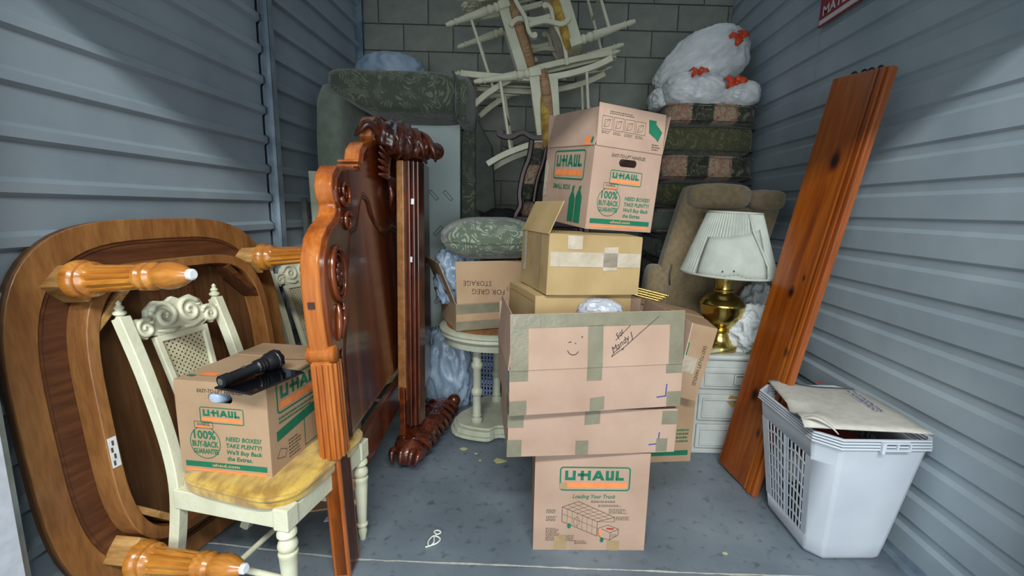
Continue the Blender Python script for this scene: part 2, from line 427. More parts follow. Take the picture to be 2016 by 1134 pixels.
M['glass'] = flat('tablet_glass', '#0a0b0e', .06, spec=.7)
M['red'] = flat('sign_red', '#8d1a2c', .5)
M['signwhite'] = flat('sign_white', '#d6cfcf', .5)
M['tagw'] = flat('paper_tag', '#d9dcdc', .7)
M['ferrule'] = flat('nylon_glide', '#dfe6ee', .3)
M['metal'] = flat('zinc_plate', '#a8adb5', .35, metal=.8)
M['scrap'] = noisy('yellowed_scrap', '#a9a778', '#c2bd8c', 20, .8)
M['string'] = flat('white_string', '#dfe0d8', .8)
M['clear'] = noisy('clear_bag', '#979ca6', '#b2b7bf', 9, .18, .4, 22, spec=.7)
M['hook'] = flat('iron_hook', '#1c1512', .5)
M['knot'] = flat('dark_peg', '#3c1a0a', .4)
INK = {'green': M['green'], 'orange': M['orange'], 'kraft': M['kink'], 'ink': M['ink'], 'pen': M['pen'], 'blue': M['blueink'], 'red': M['redink'], 'white': M['signwhite']}
INKN = {'green': 'green_printing', 'orange': 'orange_printing', 'kraft': 'reversed_lettering', 'ink': 'fine_printing', 'pen': 'handwriting', 'blue': 'corner_mark', 'red': 'red_printing', 'white': 'white_lettering'}

# ------------------------------------------------------------------ the unit
XL, XR, YB, YF, ZC = -1.54, 1.50, 4.06, 1.09, 3.12
mb = MB(); mb.box((0, .8, -.06), (6.5, 6.6, .12)); fl = struct(obj('floor', mb, M['floor']))
mb = MB()
pts = [(XL + .02, 1.70), (-1.1, 1.655), (-.7, 1.612), (0, 1.60), (.7, 1.59), (XR, 1.585)]
rng = random.Random(3)
xs = [XL + .02 + (XR - XL - .04) * i / 60 for i in range(61)]
def jy(x):
    for a, b in zip(pts, pts[1:]):
        if a[0] <= x <= b[0] + 1e-6: return a[1] + (b[1] - a[1]) * (x - a[0]) / (b[0] - a[0])
    return pts[-1][1]
vs, fs = [], []
for i, x in enumerate(xs):
    y = jy(x) + rng.uniform(-.002, .002); h = rng.uniform(.0025, .0055)
    vs += [(x, y - h, .0012), (x, y + h, .0012)]
    if i: fs.append((2 * i - 2, 2 * i, 2 * i + 1, 2 * i - 1))
obj('control_joint', mb.add(vs, fs), M['joint'], fl)

mb = MB(); mb.box((0, YB + .13, 1.56), (3.4, .2, 3.2)); wb = struct(obj('wall_back', mb, M['mortar']))
bm_ = {}
def blockmesh(wd):
    k = round(wd, 3)
    if k not in bm_:
        q = MB(); q.box((0, 0, 0), (wd - .009, .03, .195)); bm_[k] = q.mesh('block')
    return bm_[k]
PX, PZ = .406, .2045
nb = 0
for c in range(-1, 16):
    z0 = 2.632 - (12 - c) * PZ + PZ * 0
    off = -1.165 if c % 2 == 0 else -1.165 - .203
    x = off - PX * 2
    while x < XR:
        a, b_ = max(x, XL - .02), min(x + PX, XR + .02)
        if b_ - a > .04 and -.01 < z0 < ZC - .05:
            o = obj('block', blockmesh(b_ - a), M['block'], wb, bevel=.003)
            o.location = ((a + b_) / 2, YB + .028 - .0 + rng.uniform(-.0015, .0015), z0 + PZ / 2)
            nb += 1
        x += PX

def corrugated(name, X, sgn, z_anchor, pitch, y0, y1, parent, groove=False):
    """pressed steel sheet; sgn = direction into the room"""
    prof = []
    k = -12
    while True:
        zb = z_anchor + k * pitch
        if zb > ZC: break
        if zb + .07 > 0:
            if not groove: q = [(0, zb), (.021, zb + .013), (.021, zb + .043), (0, zb + .058)]
            else: q = [(0, zb), (-.013, zb + .017), (-.013, zb + .05), (0, zb + .060)]
            prof += [p for p in q if 0 < p[1] < ZC]
        k += 1
    prof = [(0 if not groove else 0, 0)] + prof + [(0, ZC)]
    vs, fs = [], []
    for d, z in prof: vs += [(X + sgn * d, y0, z), (X + sgn * d, y1, z)]
    for i in range(len(prof) - 1):
        f = (2 * i, 2 * i + 2, 2 * i + 3, 2 * i + 1)
        fs.append(f if sgn < 0 else f[::-1])
    return obj(name, MB().add(vs, fs), M['wall'], parent)
mb = MB(); mb.box((XL - .05, 2.52, 1.56), (.04, 3.3, 3.12)); wl = struct(obj('wall_left', mb, M['wall']))
corrugated('corrugated_sheet', XL, 1, 1.373, .157, YF, 2.645, wl)
corrugated('corrugated_sheet', XL, 1, 1.373, .157, 2.665, YB, wl)
mb = MB(); mb.box((XR + .07, 2.52, 1.56), (.04, 3.3, 3.12)); wr = struct(obj('wall_right', mb, M['wall']))
corrugated('corrugated_sheet', XR, -1, 1.326, .148, YF, 2.75, wr, True)
corrugated('corrugated_sheet', XR - .001, -1, 1.326, .148, 2.74, YB, wr, True)
mb = MB(); mb.box((XR - .012, 2.52, .012), (.05, 3.0, .024)); mb.box((XR - .003, 2.52, .03), (.004, 3.0, .05)); struct(obj('baseboard_right', mb, M['galv']))
# open top: steel joists with wire across, unseen, left open to let more world light in
mb = MB()
for k in range(5): mb.box((0, 1.3 + .62 * k, ZC + .06), (3.2, .05, .10))
for k in range(20): mb.box((XL + .16 * k, 2.5, ZC + .115), (.006, 3.1, .006))
struct(obj('ceiling', mb, M['galv']))
# wall posts
mb = MB(); mb.box((XL + .035, 2.675, 1.56), (.07, .004, 3.12)); mb.box((XL + .072, 2.652, 1.56), (.004, .05, 3.12)); mb.box((XL + .064, 2.63, 1.56), (.02, .004, 3.12)); mb.box((XL + .004, 2.70, 1.56), (.008, .05, 3.12))
struct(obj('trim_1', mb, M['galv']))
mb = MB(); mb.box((XL + .028, YB - .02, 1.56), (.056, .004, 3.12)); mb.box((XL + .054, YB - .012, 1.56), (.004, .02, 3.12)); mb.box((XL + .004, YB - .05, 1.56), (.008, .06, 3.12))
struct(obj('trim_2', mb, M['galv']))
# front wall with the door opening, door tracks
ZH = 2.2
mb = MB(); mb.box((0, YF - .03, (ZH + 3.3) / 2), (3.5, .06, 3.3 - ZH)); mb.box((-1.53, YF - .03, ZH / 2), (.34, .06, ZH)); mb.box((1.54, YF - .03, ZH / 2), (.34, .06, ZH))
struct(obj('wall_front', mb, M['jamb']))
for sx, nm in ((-1.44, 'trim_3'), (1.44, 'trim_4')):
    mb = MB(); mb.box((sx, YF + .012, ZH / 2), (.07, .02, ZH)); mb.box((sx - math.copysign(.02, sx), YF + .035, ZH / 2), (.004, .05, ZH)); mb.box((sx + math.copysign(.015, sx), YF + .035, ZH / 2), (.004, .05, ZH))
    struct(obj(nm, mb, M['galv']))

# ------------------------------------------------------------------ cardboard boxes
TK = .004
def boxshell(W, D, H, t=TK):
    q = MB(); a, b = W / 2, D / 2
    o = [(-a, -b), (a, -b), (a, b), (-a, b)]; i = [(-a + t, -b + t), (a - t, -b + t), (a - t, b - t), (-a + t, b - t)]
    vs = [(x, y, 0) for x, y in o] + [(x, y, H) for x, y in o] + [(x, y, H) for x, y in i] + [(x, y, t) for x, y in i]
    fs = [(3, 2, 1, 0), (12, 13, 14, 15)]
    for k in range(4):
        j = (k + 1) % 4
        fs += [(k, j, 4 + j, 4 + k), (4 + k, 4 + j, 8 + j, 8 + k), (8 + k, 8 + j, 12 + j, 12 + k)]
    return q.add(vs, fs)
def flap(q, side, W, D, H, ang, ln, skew=0, inset=.003, t=TK, bend=0):
    a, b = W / 2, D / 2
    p0, p1, inw = {'f': ((-a + inset, -b, H), (a - inset, -b, H), (0, 1, 0)), 'b': ((a - inset, b, H), (-a + inset, b, H), (0, -1, 0)),
                   'l': ((-a, b - inset, H), (-a, -b + inset, H), (1, 0, 0)), 'r': ((a, -b + inset, H), (a, b - inset, H), (-1, 0, 0))}[side]
    p0, p1, inw = Vector(p0), Vector(p1), Vector(inw); al = (p1 - p0).normalized()
    d = inw * cos(R(ang)) + Vector((0, 0, 1)) * sin(R(ang)); nrm = al.cross(d).normalized() * t
    e0 = p0 + d * ln + al * skew; e1 = p1 + d * ln + al * skew * .6
    return q.hexa([p0, p1, e1, e0, p0 + nrm, p1 + nrm, e1 + nrm, e0 + nrm])
def cardbox(name, label, W, D, H, loc, rt=(0, 0, 0), mat='kraft', flaps=(), holes=(), group=None):
    t = thing(name, label, 'box', loc, rt, group)
    body = obj('box_body', boxshell(W, D, H), M[mat], t)
    for (hx, hz, hw, hh) in holes:      # hand hole cut through the front wall
        q = MB(); ol = []
        for k in range(16):
            a = 2 * pi * k / 16; ol.append((hx + math.copysign(hw / 2 - hh / 2, cos(a)) + cos(a) * hh / 2, hz + sin(a) * hh / 2))
        q.poly(ol, -.03, .03, T(0, -D / 2, 0) @ rot(pi / 2, 'X'))
        c = obj('cutter', q, M[mat], t); bo = body.modifiers.new('cut', 'BOOLEAN'); bo.object = c; bo.operation = 'DIFFERENCE'
        bpy.context.view_layer.update()
        me = bpy.data.meshes.new_from_object(body.evaluated_get(bpy.context.evaluated_depsgraph_get()))
        body.modifiers.clear(); body.data = me; bpy.data.objects.remove(c)
    for fl_ in flaps:
        q = MB(); flap(q, fl_[0], W, D, H, fl_[1], fl_[2], *fl_[3:]); obj('flap', q, M[mat], t)
    return t
def face(t, side, W, D, H, e=.0008):
    return {'f': frame((0, -D / 2 - e, H / 2), (1, 0, 0), (0, 0, 1), (0, -1, 0)), 'l': frame((-W / 2 - e, 0, H / 2), (0, -1, 0), (0, 0, 1), (-1, 0, 0)),
            'r': frame((W / 2 + e, 0, H / 2), (0, 1, 0), (0, 0, 1), (1, 0, 0)), 't': frame((0, 0, H + e), (1, 0, 0), (0, 1, 0), (0, 0, 1))}[side]
def tape(t, Mf, pts, mat='tape', name='tape', z=.0009):
    q = MB(); n = len(pts); q.add([(x, y, z) for x, y in pts], [tuple(range(n))], Mf); return obj(name, q, M[mat], t)
def trect(t, Mf, x0, y0, x1, y1, mat='tape', sk=0, name='tape'):
    return tape(t, Mf, [(x0, y0), (x1, y0 + sk), (x1, y1 + sk), (x0, y1)], mat, name)

def logo(P, x, y, w_, h):
    P.rrect('green', x - w_ / 2, y - h / 2, x + w_ / 2, y + h / 2, h * .14, h * .055)
    # block letters of the mark
    iw = w_ * .83; x0 = x - iw / 2 - w_ * .01; yb = y - h * .06; lh = h * .40; s = iw * .052
    X = lambda u: x0 + u * iw; Y = lambda v: yb + v * lh
    def bar(u0, v0, u1, v1): P.rect('green', X(u0), Y(v0), X(u1), Y(v1))
    bw = .052; bh = s / lh
    def let_u(a, b): bar(a, 0, a + bw, 1); bar(b - bw, 0, b, 1); bar(a + bw, 0, b - bw, bh)
    let_u(.0, .18); bar(.215, .42, .385, .42 + bh); bar(.265, 0, .265 + bw, 1); bar(.385, 0, .385 + bw, 1)
    P.poly('green', [(X(.455), Y(0)), (X(.515), Y(0)), (X(.565), Y(.62)), (X(.565), Y(1)), (X(.535), Y(1))]); P.poly('green', [(X(.675), Y(0)), (X(.595), Y(1)), (X(.565), Y(1)), (X(.565), Y(.62)), (X(.615), Y(0))]); bar(.53, .2, .6, .2 + bh * .8)
    let_u(.69, .83); bar(.86, 0, .86 + bw, 1); bar(.86, 0, 1.0, bh)
    P.rect('orange', x - w_ / 2 + h * .13, y - h * .36, x + w_ / 2 - h * .13, y - h * .15)

def end_print(t, W, D, H):
    P = Print(face(t, 'f', W, D, H)); s = W
    X = lambda u: (u - .5) * s; Y = lambda v: (v - .5) * H
    P.text('ink', 'EASY-TO-LIFT HANDLES', X(.5), Y(.915), .038 * s, .5 * s, bold=.02, shear=.2)
    logo(P, X(.5), Y(.655), .48 * s, .175 * s)
    cx, cy, rr_ = X(.29), Y(.35), .165 * s
    ring_ = [(cx + rr_ * cos(R(a)), cy + rr_ * 1.05 * sin(R(a))) for a in range(115, 426, 10)]
    P.line('green', ring_, .008 * s)
    P.rrect('ink', cx - .105 * s, cy + .155 * s, cx + .105 * s, cy + .23 * s, .012 * s, .005 * s)
    P.rect('orange', cx - .085 * s, cy + .162 * s, cx + .085 * s, cy + .178 * s)
    P.text('ink', 'U-HAUL', cx, cy + .2 * s, .03 * s, .14 * s)
    P.text('green', '100%', cx, cy + .085 * s, .088 * s, .24 * s, bold=.025)
    P.text('green', 'BUY-BACK', cx, cy - .015 * s, .062 * s, .29 * s, bold=.03)
    P.text('green', 'GUARANTEE', cx, cy - .095 * s, .052 * s, .28 * s, bold=.03)
    for k, l_ in enumerate(('NEED BOXES?', 'TAKE PLENTY!', "We'll Buy Back", 'the Extras.')):
        P.text('green', l_, X(.52), Y(.41 - .072 * k), .045 * s, None if k == 3 else .39 * s, 'l', .025, .18)
    P.rect('green', X(.05), Y(.075), X(.95), Y(.135)); P.text('kraft', 'uhaul.com', X(.5), Y(.108), .032 * s, .3 * s, bold=.02)
    P.rect('orange', X(.05), Y(.03), X(.95), Y(.055))
    P.done(t, INK, INKN)
SW, SD, SH = .321, .416, .321

# --- the stack in the middle, from the floor up
W, D, H = .46, .45, .43
t = cardbox('moving_box', 'printed moving box with a loading truck drawing at the bottom of the tall stack', W, D, H, (.228, 1.925, 0), (0, 0, .03),
            'kraft2', [('l', 0, .2), ('r', 0, .2), ('f', 1.5, .2), ('b', 1.5, .2)], group='printed moving boxes')
Mf = face(t, 'f', W, D, H); P = Print(Mf)
logo(P, .012, .105, .285, .105)
P.text('green', 'Loading Your Truck', .012, .028, .017, .175, bold=.02, shear=.25)
# truck line drawing
A0, B0, C0, D0 = (-.115, -.02), (-.115, -.085), (.03, -.15), (.03, -.085)      # long side of the cargo body
E0, F0 = (-.05, .005), (.10, -.065); G0 = (.10, -.085)
lw = .0022
P.line('ink', [A0, B0, C0, D0, A0], lw); P.line('ink', [A0, E0, F0, D0], lw); P.line('ink', [F0, G0], lw); P.line('ink', [D0, G0], lw * .7)
for k in range(1, 7):
    f_ = k / 7; P.line('ink', [(A0[0] + (D0[0] - A0[0]) * f_, A0[1] + (D0[1] - A0[1]) * f_), (E0[0] + (F0[0] - E0[0]) * f_, E0[1] + (F0[1] - E0[1]) * f_)], lw * .6)
    P.line('ink', [(A0[0] + (D0[0] - A0[0]) * f_, A0[1] + (D0[1] - A0[1]) * f_), (B0[0] + (C0[0] - B0[0]) * f_, B0[1] + (C0[1] - B0[1]) * f_)], lw * .5)
for k in (1, 2):
    f_ = k / 3; P.line('ink', [(A0[0] + (E0[0] - A0[0]) * f_, A0[1] + (E0[1] - A0[1]) * f_), (D0[0] + (F0[0] - D0[0]) * f_, D0[1] + (F0[1] - D0[1]) * f_)], lw * .6)
P.line('ink', [(-.115, -.05), (.03, -.115)], lw * .6)
cab = [(.035, -.115), (.075, -.10), (.118, -.118), (.118, -.145), (.085, -.168), (.05, -.16), (.035, -.145)]
P.line('ink', cab, lw, True); P.line('ink', [(.05, -.118), (.085, -.135), (.118, -.12)], lw); P.line('ink', [(.085, -.135), (.085, -.168)], lw)
P.poly('orange', [(.04, -.12), (.05, -.12), (.05, -.155), (.04, -.145)]); P.poly('red', [(.07, -.112), (.10, -.115), (.098, -.122), (.068, -.119)])
for k in range(5): P.line('ink', [(.09 + k * .005, -.14), (.09 + k * .005, -.155)], lw * .6)
for cx, cy in ((-.085, -.105), (.052, -.168)):
    P.poly('green', [(cx + .008 * cos(a * pi / 6), cy + .012 * sin(a * pi / 6)) for a in range(12)])
P.line('ink', [(-.055 + .012 * cos(a * pi / 8), -.085 + .02 * sin(a * pi / 8)) for a in range(17)], lw * .6)
random.seed(5)
for (x0, y0, x1, rows) in ((-.18, -.035, -.13, 3), (-.18, -.065, -.135, 4), (-.18, -.118, -.12, 10), (-.105, -.15, -.05, 5), (-.06, -.175, -.005, 3), (0, .006, .11, 2), (.03, -.012, .13, 2), (.075, -.03, .15, 4), (.105, -.065, .175, 3)):
    P.words('ink', x0, y0, x1, rows, .006, .0028)
P.done(t, INK, INKN)
Mt = face(t, 't', W, D, H, .0065); P = Print(Mt)
P.poly('green', [(-.08, -.205), (-.05, -.215), (-.02, -.205), (-.025, -.185), (-.075, -.185)]); P.poly('green', [(.06, -.21), (.11, -.21), (.105, -.185), (.065, -.185)]); P.words('ink', -.15, -.195, -.10, 3, .008, .004)
P.done(t, INK, INKN)
for x0, x1 in ((-.135, -.10), (.06, .10)):
    trect(t, Mf, x0, -.215, x1, .215, 'ctape', .0, 'clear_tape') if False else None
trect(t, Mf, -.145, -.212, -.095, -.15, 'btape', .004); trect(t, Mf, .075, -.214, .125, -.17, 'btape', -.003); trect(t, Mf, -.13, .06, -.10, .085, 'btape', .003)

def traybox(name, label, W, D, H, loc, rt, flaps):
    t = cardbox(name, label, W, D, H, loc, rt, 'kraft2', flaps, group='shallow taped trays')
    Mf = face(t, 'f', W, D, H)
    return t, Mf
W, D, H = .665, .46, .178
t, Mf = traybox('cardboard_tray', 'lower of the two wide shallow taped boxes, sitting on the truck-drawing box', W, D, H, (.196, 1.893, .446), (.0, .012, .135), [('f', 2, .2), ('b', 2, .2)])
P = Print(Mf); P.line('blue', [(.225, -.055), (.262, -.052), (.264, -.005)], .005); P.done(t, INK, INKN)
trect(t, Mf, -.335, .03, -.275, .087); trect(t, Mf, .27, .03, .334, .085); trect(t, Mf, -.04, .035, .02, .087, sk=.004)
trect(t, Mf, -.335, -.087, -.28, -.02); trect(t, Mf, .255, -.085, .30, -.03); trect(t, Mf, -.07, -.087, -.02, -.03)
ML = face(t, 'l', W, D, H); trect(t, ML, .14, .02, .229, .085); trect(t, ML, .17, -.087, .229, -.02)
t, Mf = traybox('cardboard_tray', 'upper of the wide shallow taped boxes, its front flap raised with a drawn smile', W, D, .172, (.192, 1.862, .640), (0, -.012, .175), [('f', 87, .205), ('l', 84, .19), ('b', 80, .17), ('r', 100, .16)])
H = .172
P = Print(Mf); P.line('blue', [(.235, -.045), (.27, -.042), (.272, .005)], .005); P.done(t, INK, INKN)
trect(t, Mf, -.332, -.084, -.27, -.03); trect(t, Mf, .275, -.084, .332, -.025); trect(t, Mf, -.03, -.086, .025, -.035, sk=.006)
trect(t, Mf, -.332, .045, -.265, .086); trect(t, Mf, .265, .05, .33, .086); trect(t, Mf, -.045, .035, .012, .086)
ML = face(t, 'l', W, D, H); trect(t, ML, .12, .0, .229, .085); trect(t, ML, .15, -.085, .229, -.03)
# front flap: tape border, drawn face, name
d = Vector((0, cos(R(87)), sin(R(87)))); nn = Vector((0, -sin(R(87)), cos(R(87))))
MF = frame(Vector((0, -D / 2, H)) + nn * .005, (1, 0, 0), d, nn)
trect(t, MF, -.328, .155, .328, .204, sk=.0); trect(t, MF, -.328, .0, -.265, .155); trect(t, MF, .272, .0, .328, .155); trect(t, MF, -.045, .0, .012, .157, sk=.002)
P = Print(frame(Vector((0, -D / 2, H)) + nn * .0066, (1, 0, 0), d, nn))
P.line('pen', [(-.10 + .022 * cos(R(a)), .075 + .024 * sin(R(a))) for a in range(195, 345, 15)], .0022)
P.line('pen', [(-.118, .098), (-.108, .10)], .0022); P.line('pen', [(-.07, .115), (-.066, .118)], .003); P.line('pen', [(-.095, .096), (-.09, .092)], .0018)
P.text('pen', 'For', .075, .125, .022, .036, bold=-.004, shear=.4, ang=R(52)); P.text('pen', 'Mandy J', .085, .092, .022, .10, bold=-.004, shear=.4, ang=R(38))
P.line('pen', [(.045, .038), (.10, .078), (.15, .122), (.225, .185)], .002); P.line('pen', [(.045, .038), (.055, .055), (.075, .07)], .0018); P.line('pen', [(.085, .062), (.092, .068)], .002); P.line('pen', [(.06, .10), (.115, .155)], .0018)
P.done(t, INK, INKN)

W, D, H = .405, .34, .36
t = cardbox('cardboard_box', 'aged brown box with red lettering standing inside the upper tray', W, D, H, (.12, 1.905, .70), (0, 0, .35), 'kraft3', [('l', 0, .15), ('r', 0, .15), ('f', 1, .168), ('b', 1, .168)])
P = Print(face(t, 'f', W, D, H)); [P.rect('red', x_, .055, x_ + .045, .092) for x_ in (-.17, -.115, -.06, .0, .06, .115)]
P.done(t, INK, INKN); PL = Print(face(t, 'l', W, D, H)); PL.line('red', [(-.15, .05), (-.15, .16), (.15, .16), (.15, .05)], .0015); PL.done(t, INK, INKN)
W, D, H = .385, .33, .222
t = cardbox('cardboard_box', 'scuffed brown box with shiny clear tape and one flap raised, under the tilted box', W, D, H, (.155, 1.89, 1.064), (-.0, .03, .332), 'kraft3', [('r', 0, .16), ('f', 2, .17), ('b', 2, .17), ('l', 68, .13, .01)])
Mf = face(t, 'f', W, D, H)
trect(t, Mf, -.185, -.005, .19, .05, 'ctape', .0, 'clear_tape'); trect(t, Mf, -.12, .06, -.06, .11, 'ctape', 0, 'clear_tape'); trect(t, Mf, .03, -.02, .09, .07, 'ctape', .004, 'clear_tape')
ML = face(t, 'l', W, D, H); trect(t, ML, .02, -.11, .08, .11, 'btape'); trect(t, ML, -.13, -.05, -.09, .11, 'ctape', 0, 'clear_tape')
W, D, H = SW, SD, .318
t = cardbox('moving_box', 'tilted moving box with printed green logos and open flaps on top of the stack', W, D, H, (.232, 2.09, 1.318), (.075, .045, .44), 'kraft2',
            [('f', 86, .155), ('l', 78, .15), ('r', 95, .15), ('b', 100, .15)], [(0, .266, .085, .03)], group='printed moving boxes')
end_print(t, W, D, H)
ML = face(t, 'l', W, D, H); P = Print(ML)
logo(P, .015, .085, .27, .12); P.text('green', 'SMALL BOX', -.03, -.005, .02, .16, bold=.03)
for (bx, bw, bh, tp) in ((.075, .05, .12, .03), (.13, .05, .13, .02)):
    P.poly('green', [(bx - bw / 2, -.145), (bx + bw / 2, -.145), (bx + bw / 2, -.145 + bh * .8), (bx + bw * .2, -.145 + bh), (bx - bw * .2, -.145 + bh), (bx - bw / 2, -.145 + bh * .8)])
    P.poly('green', [(bx - bw * .15, -.145 + bh), (bx + bw * .15, -.145 + bh), (bx + bw * .3, -.145 + bh + tp), (bx - bw * .1, -.145 + bh + tp * .8)])
P.done(t, INK, INKN)
trect(t, ML, -.208, -.06, -.17, .10, 'ctape', .01, 'clear_tape')
# front flap pictograms and arrow
d = Vector((0, cos(R(86)), sin(R(86)))); nn = Vector((0, -sin(R(86)), cos(R(86))))
P = Print(frame(Vector((0, -D / 2, H)) + nn * .005, (1, 0, 0), d, nn))
for k in range(4):
    x0 = -.14 + k * .052; P.line('ink', [(x0, .062), (x0 + .045, .062), (x0 + .045, .11), (x0, .11)], .0014, True)
    P.line('ink', [(x0 + .008, .07), (x0 + .03, .075), (x0 + .036, .10), (x0 + .012, .096)], .0012, True); P.line('ink', [(x0 + .008, .07), (x0 + .02, .09), (x0 + .036, .10)], .001); P.words('ink', x0, .053, x0 + .045, 2, .006, .0025)
P.words('ink', -.11, .128, .01, 2, .007, .003)
P.poly('green', [(.075, .125), (.112, .125), (.112, .112), (.145, .085), (.128, .045), (.118, .055), (.08, .075)]); P.words('ink', .10, .03, .14, 3, .009, .004)
P.done(t, INK, INKN)
dl = Vector((cos(R(78)), 0, sin(R(78)))); nl = Vector((-sin(R(78)), 0, cos(R(78))))
P = Print(frame(Vector((-W / 2, 0, H)) + nl * .005, (0, -1, 0), dl, nl)); P.rect('orange', .13, .0, .17, .035); P.poly('green', [(.175, .012), (.192, .005), (.192, .028), (.18, .034)]); P.done(t, INK, INKN)

# --- box on the dining chair
W, D, H = SW, SD, .318
t = cardbox('moving_box', 'printed moving box on the yellow chair seat carrying the tablet and flashlight', W, D, H, (-.985, 1.598, .488), (0, .0, -.11), 'kraft', [('l', 0, .158), ('r', 0, .158), ('f', 1, .155), ('b', 1, .155)], [(0, .268, .085, .034)], group='printed moving boxes')
end_print(t, W, D, H)
P = Print(face(t, 'r', W, D, H)); logo(P, -.03, .10, .27, .11); P.words('green', -.16, .025, .08, 2, .014, .008)
P.poly('green', [(-.175, -.045), (.06, -.02), (.06, .015), (-.175, -.01)]); P.words('ink', -.12, -.07, -.05, 6, .012, .005); P.line('ink', [(-.18, -.1), (-.16, -.075), (-.13, -.09), (-.14, -.115)], .002, True); P.line('green', [(-.03, -.03), (-.03, -.13), (.12, -.13)], .004)
P.done(t, INK, INKN)
P = Print(face(t, 't', W, D, H, .0062)); P.poly('green', [(-.145, -.175), (-.12, -.18), (-.115, -.165), (-.14, -.162)]); P.rect('orange', -.11, -.165, -.05, -.135); P.done(t, INK, INKN)
tape(t, face(t, 't', W, D, H, .0055), [(.02, -.2), (.07, -.2), (.06, .2), (.01, .2)], 'btape') if False else None
trect(t, face(t, 't', W, D, H, .0055), .05, .03, .158, .075, 'btape', .02)
q = MB(); q.soft((-.03, -.165, .262), (.06, .08, .06), 3, 6); obj('crumpled_tissue', q, M['bagblue'], t, 'all')

# --- boxes behind the stack on the right
W, D, H = .45, .46, .405
t = cardbox('moving_box', 'lower moving box on the floor behind the stack, beside the white cabinet', W, D, H, (.632, 2.62, 0), (0, 0, .12), 'kraft', [('l', 0, .2), ('r', 0, .2), ('f', 1, .2), ('b', 1, .2)], group='printed moving boxes')
P = Print(face(t, 'f', W, D, H)); P.rect('green', -.2, -.165, .205, -.135); P.words('green', .13, -.02, .205, 4, .022, .012); P.done(t, INK, INKN)
W, D, H = .42, .44, .40
t = cardbox('moving_box', 'slanting moving box behind the stack with vertical lettering along its edge', W, D, H, (.652, 2.545, .445), (0, .2, -.06), 'kraft', [('l', 0, .19), ('r', 0, .19), ('f', 1, .2), ('b', 1, .2)], group='printed moving boxes')
Mf = face(t, 'f', W, D, H); P = Print(Mf); logo(P, .03, .05, .13, .11); P.text('ink', 'EASY-TO-LIFT HANDLES', .175, -.01, .018, .22, bold=.02, ang=R(-90)); P.done(t, INK, INKN)
trect(t, Mf, .085, -.06, .155, .03, 'ctape', 0, 'clear_tape')
P = Print(face(t, 't', W, D, H, .0062)); P.rect('green', -.16, -.19, -.145, -.12); P.done(t, INK, INKN)

# --- box on the round table
W, D, H = .46, .40, .16
t = cardbox('cardboard_box', 'open box with upside-down handwriting on its raised flap, on the pale round table', W, D, H, (-.345, 2.88, .668), (0, 0, .42), 'kraft', [('f', 82, .245), ('l', 112, .26, .02), ('b', 85, .2), ('r', 95, .2)])
Mf = face(t, 'f', W, D, H)
trect(t, Mf, -.229, .02, .229, .075); trect(t, Mf, -.229, -.078, .229, -.025)
d = Vector((0, cos(R(82)), sin(R(82)))); nn = Vector((0, -sin(R(82)), cos(R(82))))
P = Print(frame(Vector((0, -D / 2, H)) + nn * .005, (1, 0, 0), d, nn))
P.text('pen', 'STORAGE', -.10, .115, .03, .17, bold=-.006, ang=R(177)); P.text('pen', 'FOR GREG', -.035, .062, .03, .20, bold=-.006, ang=R(176)); P.text('pen', '(over)', .12, .068, .026, .08, bold=-.006, ang=R(176))
P.done(t, INK, INKN)
dl = Vector((cos(R(112)), 0, sin(R(112)))); nl = Vector((-sin(R(112)), 0, cos(R(112))))
MFl = frame(Vector((-W / 2, 0, H)) + nl * .005, (0, -1, 0), dl, nl)
tape(t, MFl, [(.0, .03), (.10, .03), (.10, .17), (.0, .17)], 'tagw', 'label_sticker'); tape(t, MFl, [(.008, .038), (.092, .038), (.092, .07), (.008, .07)], 'redink', 'label_stripe', .0015); tape(t, MFl, [(.008, .075), (.092, .075), (.092, .162), (.008, .162)], 'deck', 'label_picture', .0015)

# ------------------------------------------------------------------ dining table tipped on its side, left
def selli(A, B, n=3.5, k=64, s=1.0):
    out = []
    for i in range(k):
        a = 2 * pi * i / k; c, d = cos(a), sin(a)
        out.append((A * s * math.copysign(abs(c) ** (2 / n), c), B * s * math.copysign(abs(d) ** (2 / n), d)))
    return out
yaw, lean = .178, .093
tv = Vector((sin(yaw), cos(yaw), 0)); n0 = Vector((cos(yaw), -sin(yaw), 0))
nv = n0 * cos(lean) + Vector((0, 0, sin(lean))); uv = Vector((0, 0, cos(lean))) - n0 * sin(lean)
# local x = along the floor, y = up, z = towards the room (leg direction)
TM = frame(Vector((-1.38, 1.742, .654)), tv, uv, nv)
t = thing('dining_table', 'brown wooden dining table tipped on its edge against the left wall, legs pointing out', 'table', M=TM)
A, B = .527, .655
q = MB(); q.poly(selli(A, B), -.028, 0); obj('tabletop', q, M['oak'], t, True, .004)
q = MB(); q.ring(selli(A, B, s=1.0), selli(A - .075, B - .075), .0, .012); obj('rim', q, M['oakrim'], t, True, .003)
q = MB(); q.ring(selli(A - .075, B - .075), selli(A - .085, B - .085), .0, .007); obj('rim_bead', q, M['oakdark'], t)
q = MB(); q.ring(selli(A - .085, B - .085), selli(A - .155, B - .155), .0, .003); obj('veneer_band', q, M['oakdark'], t)
q = MB(); q.ring(selli(A - .150, B - .150, 4), selli(A - .185, B - .185, 4), .002, .085); obj('apron', q, M['oakrim'], t, True, .003)
for sx in (-.07, .07):
    q = MB(); q.box((sx, 0, .008), (.012, 2 * B - .40, .012)); obj('slide_rail', q, M['oakdark'], t)
q = MB(); q.box((.20, .0, .006), (.05, 2 * B - .40, .010)); obj('seam_batten', q, M['oak'], t)
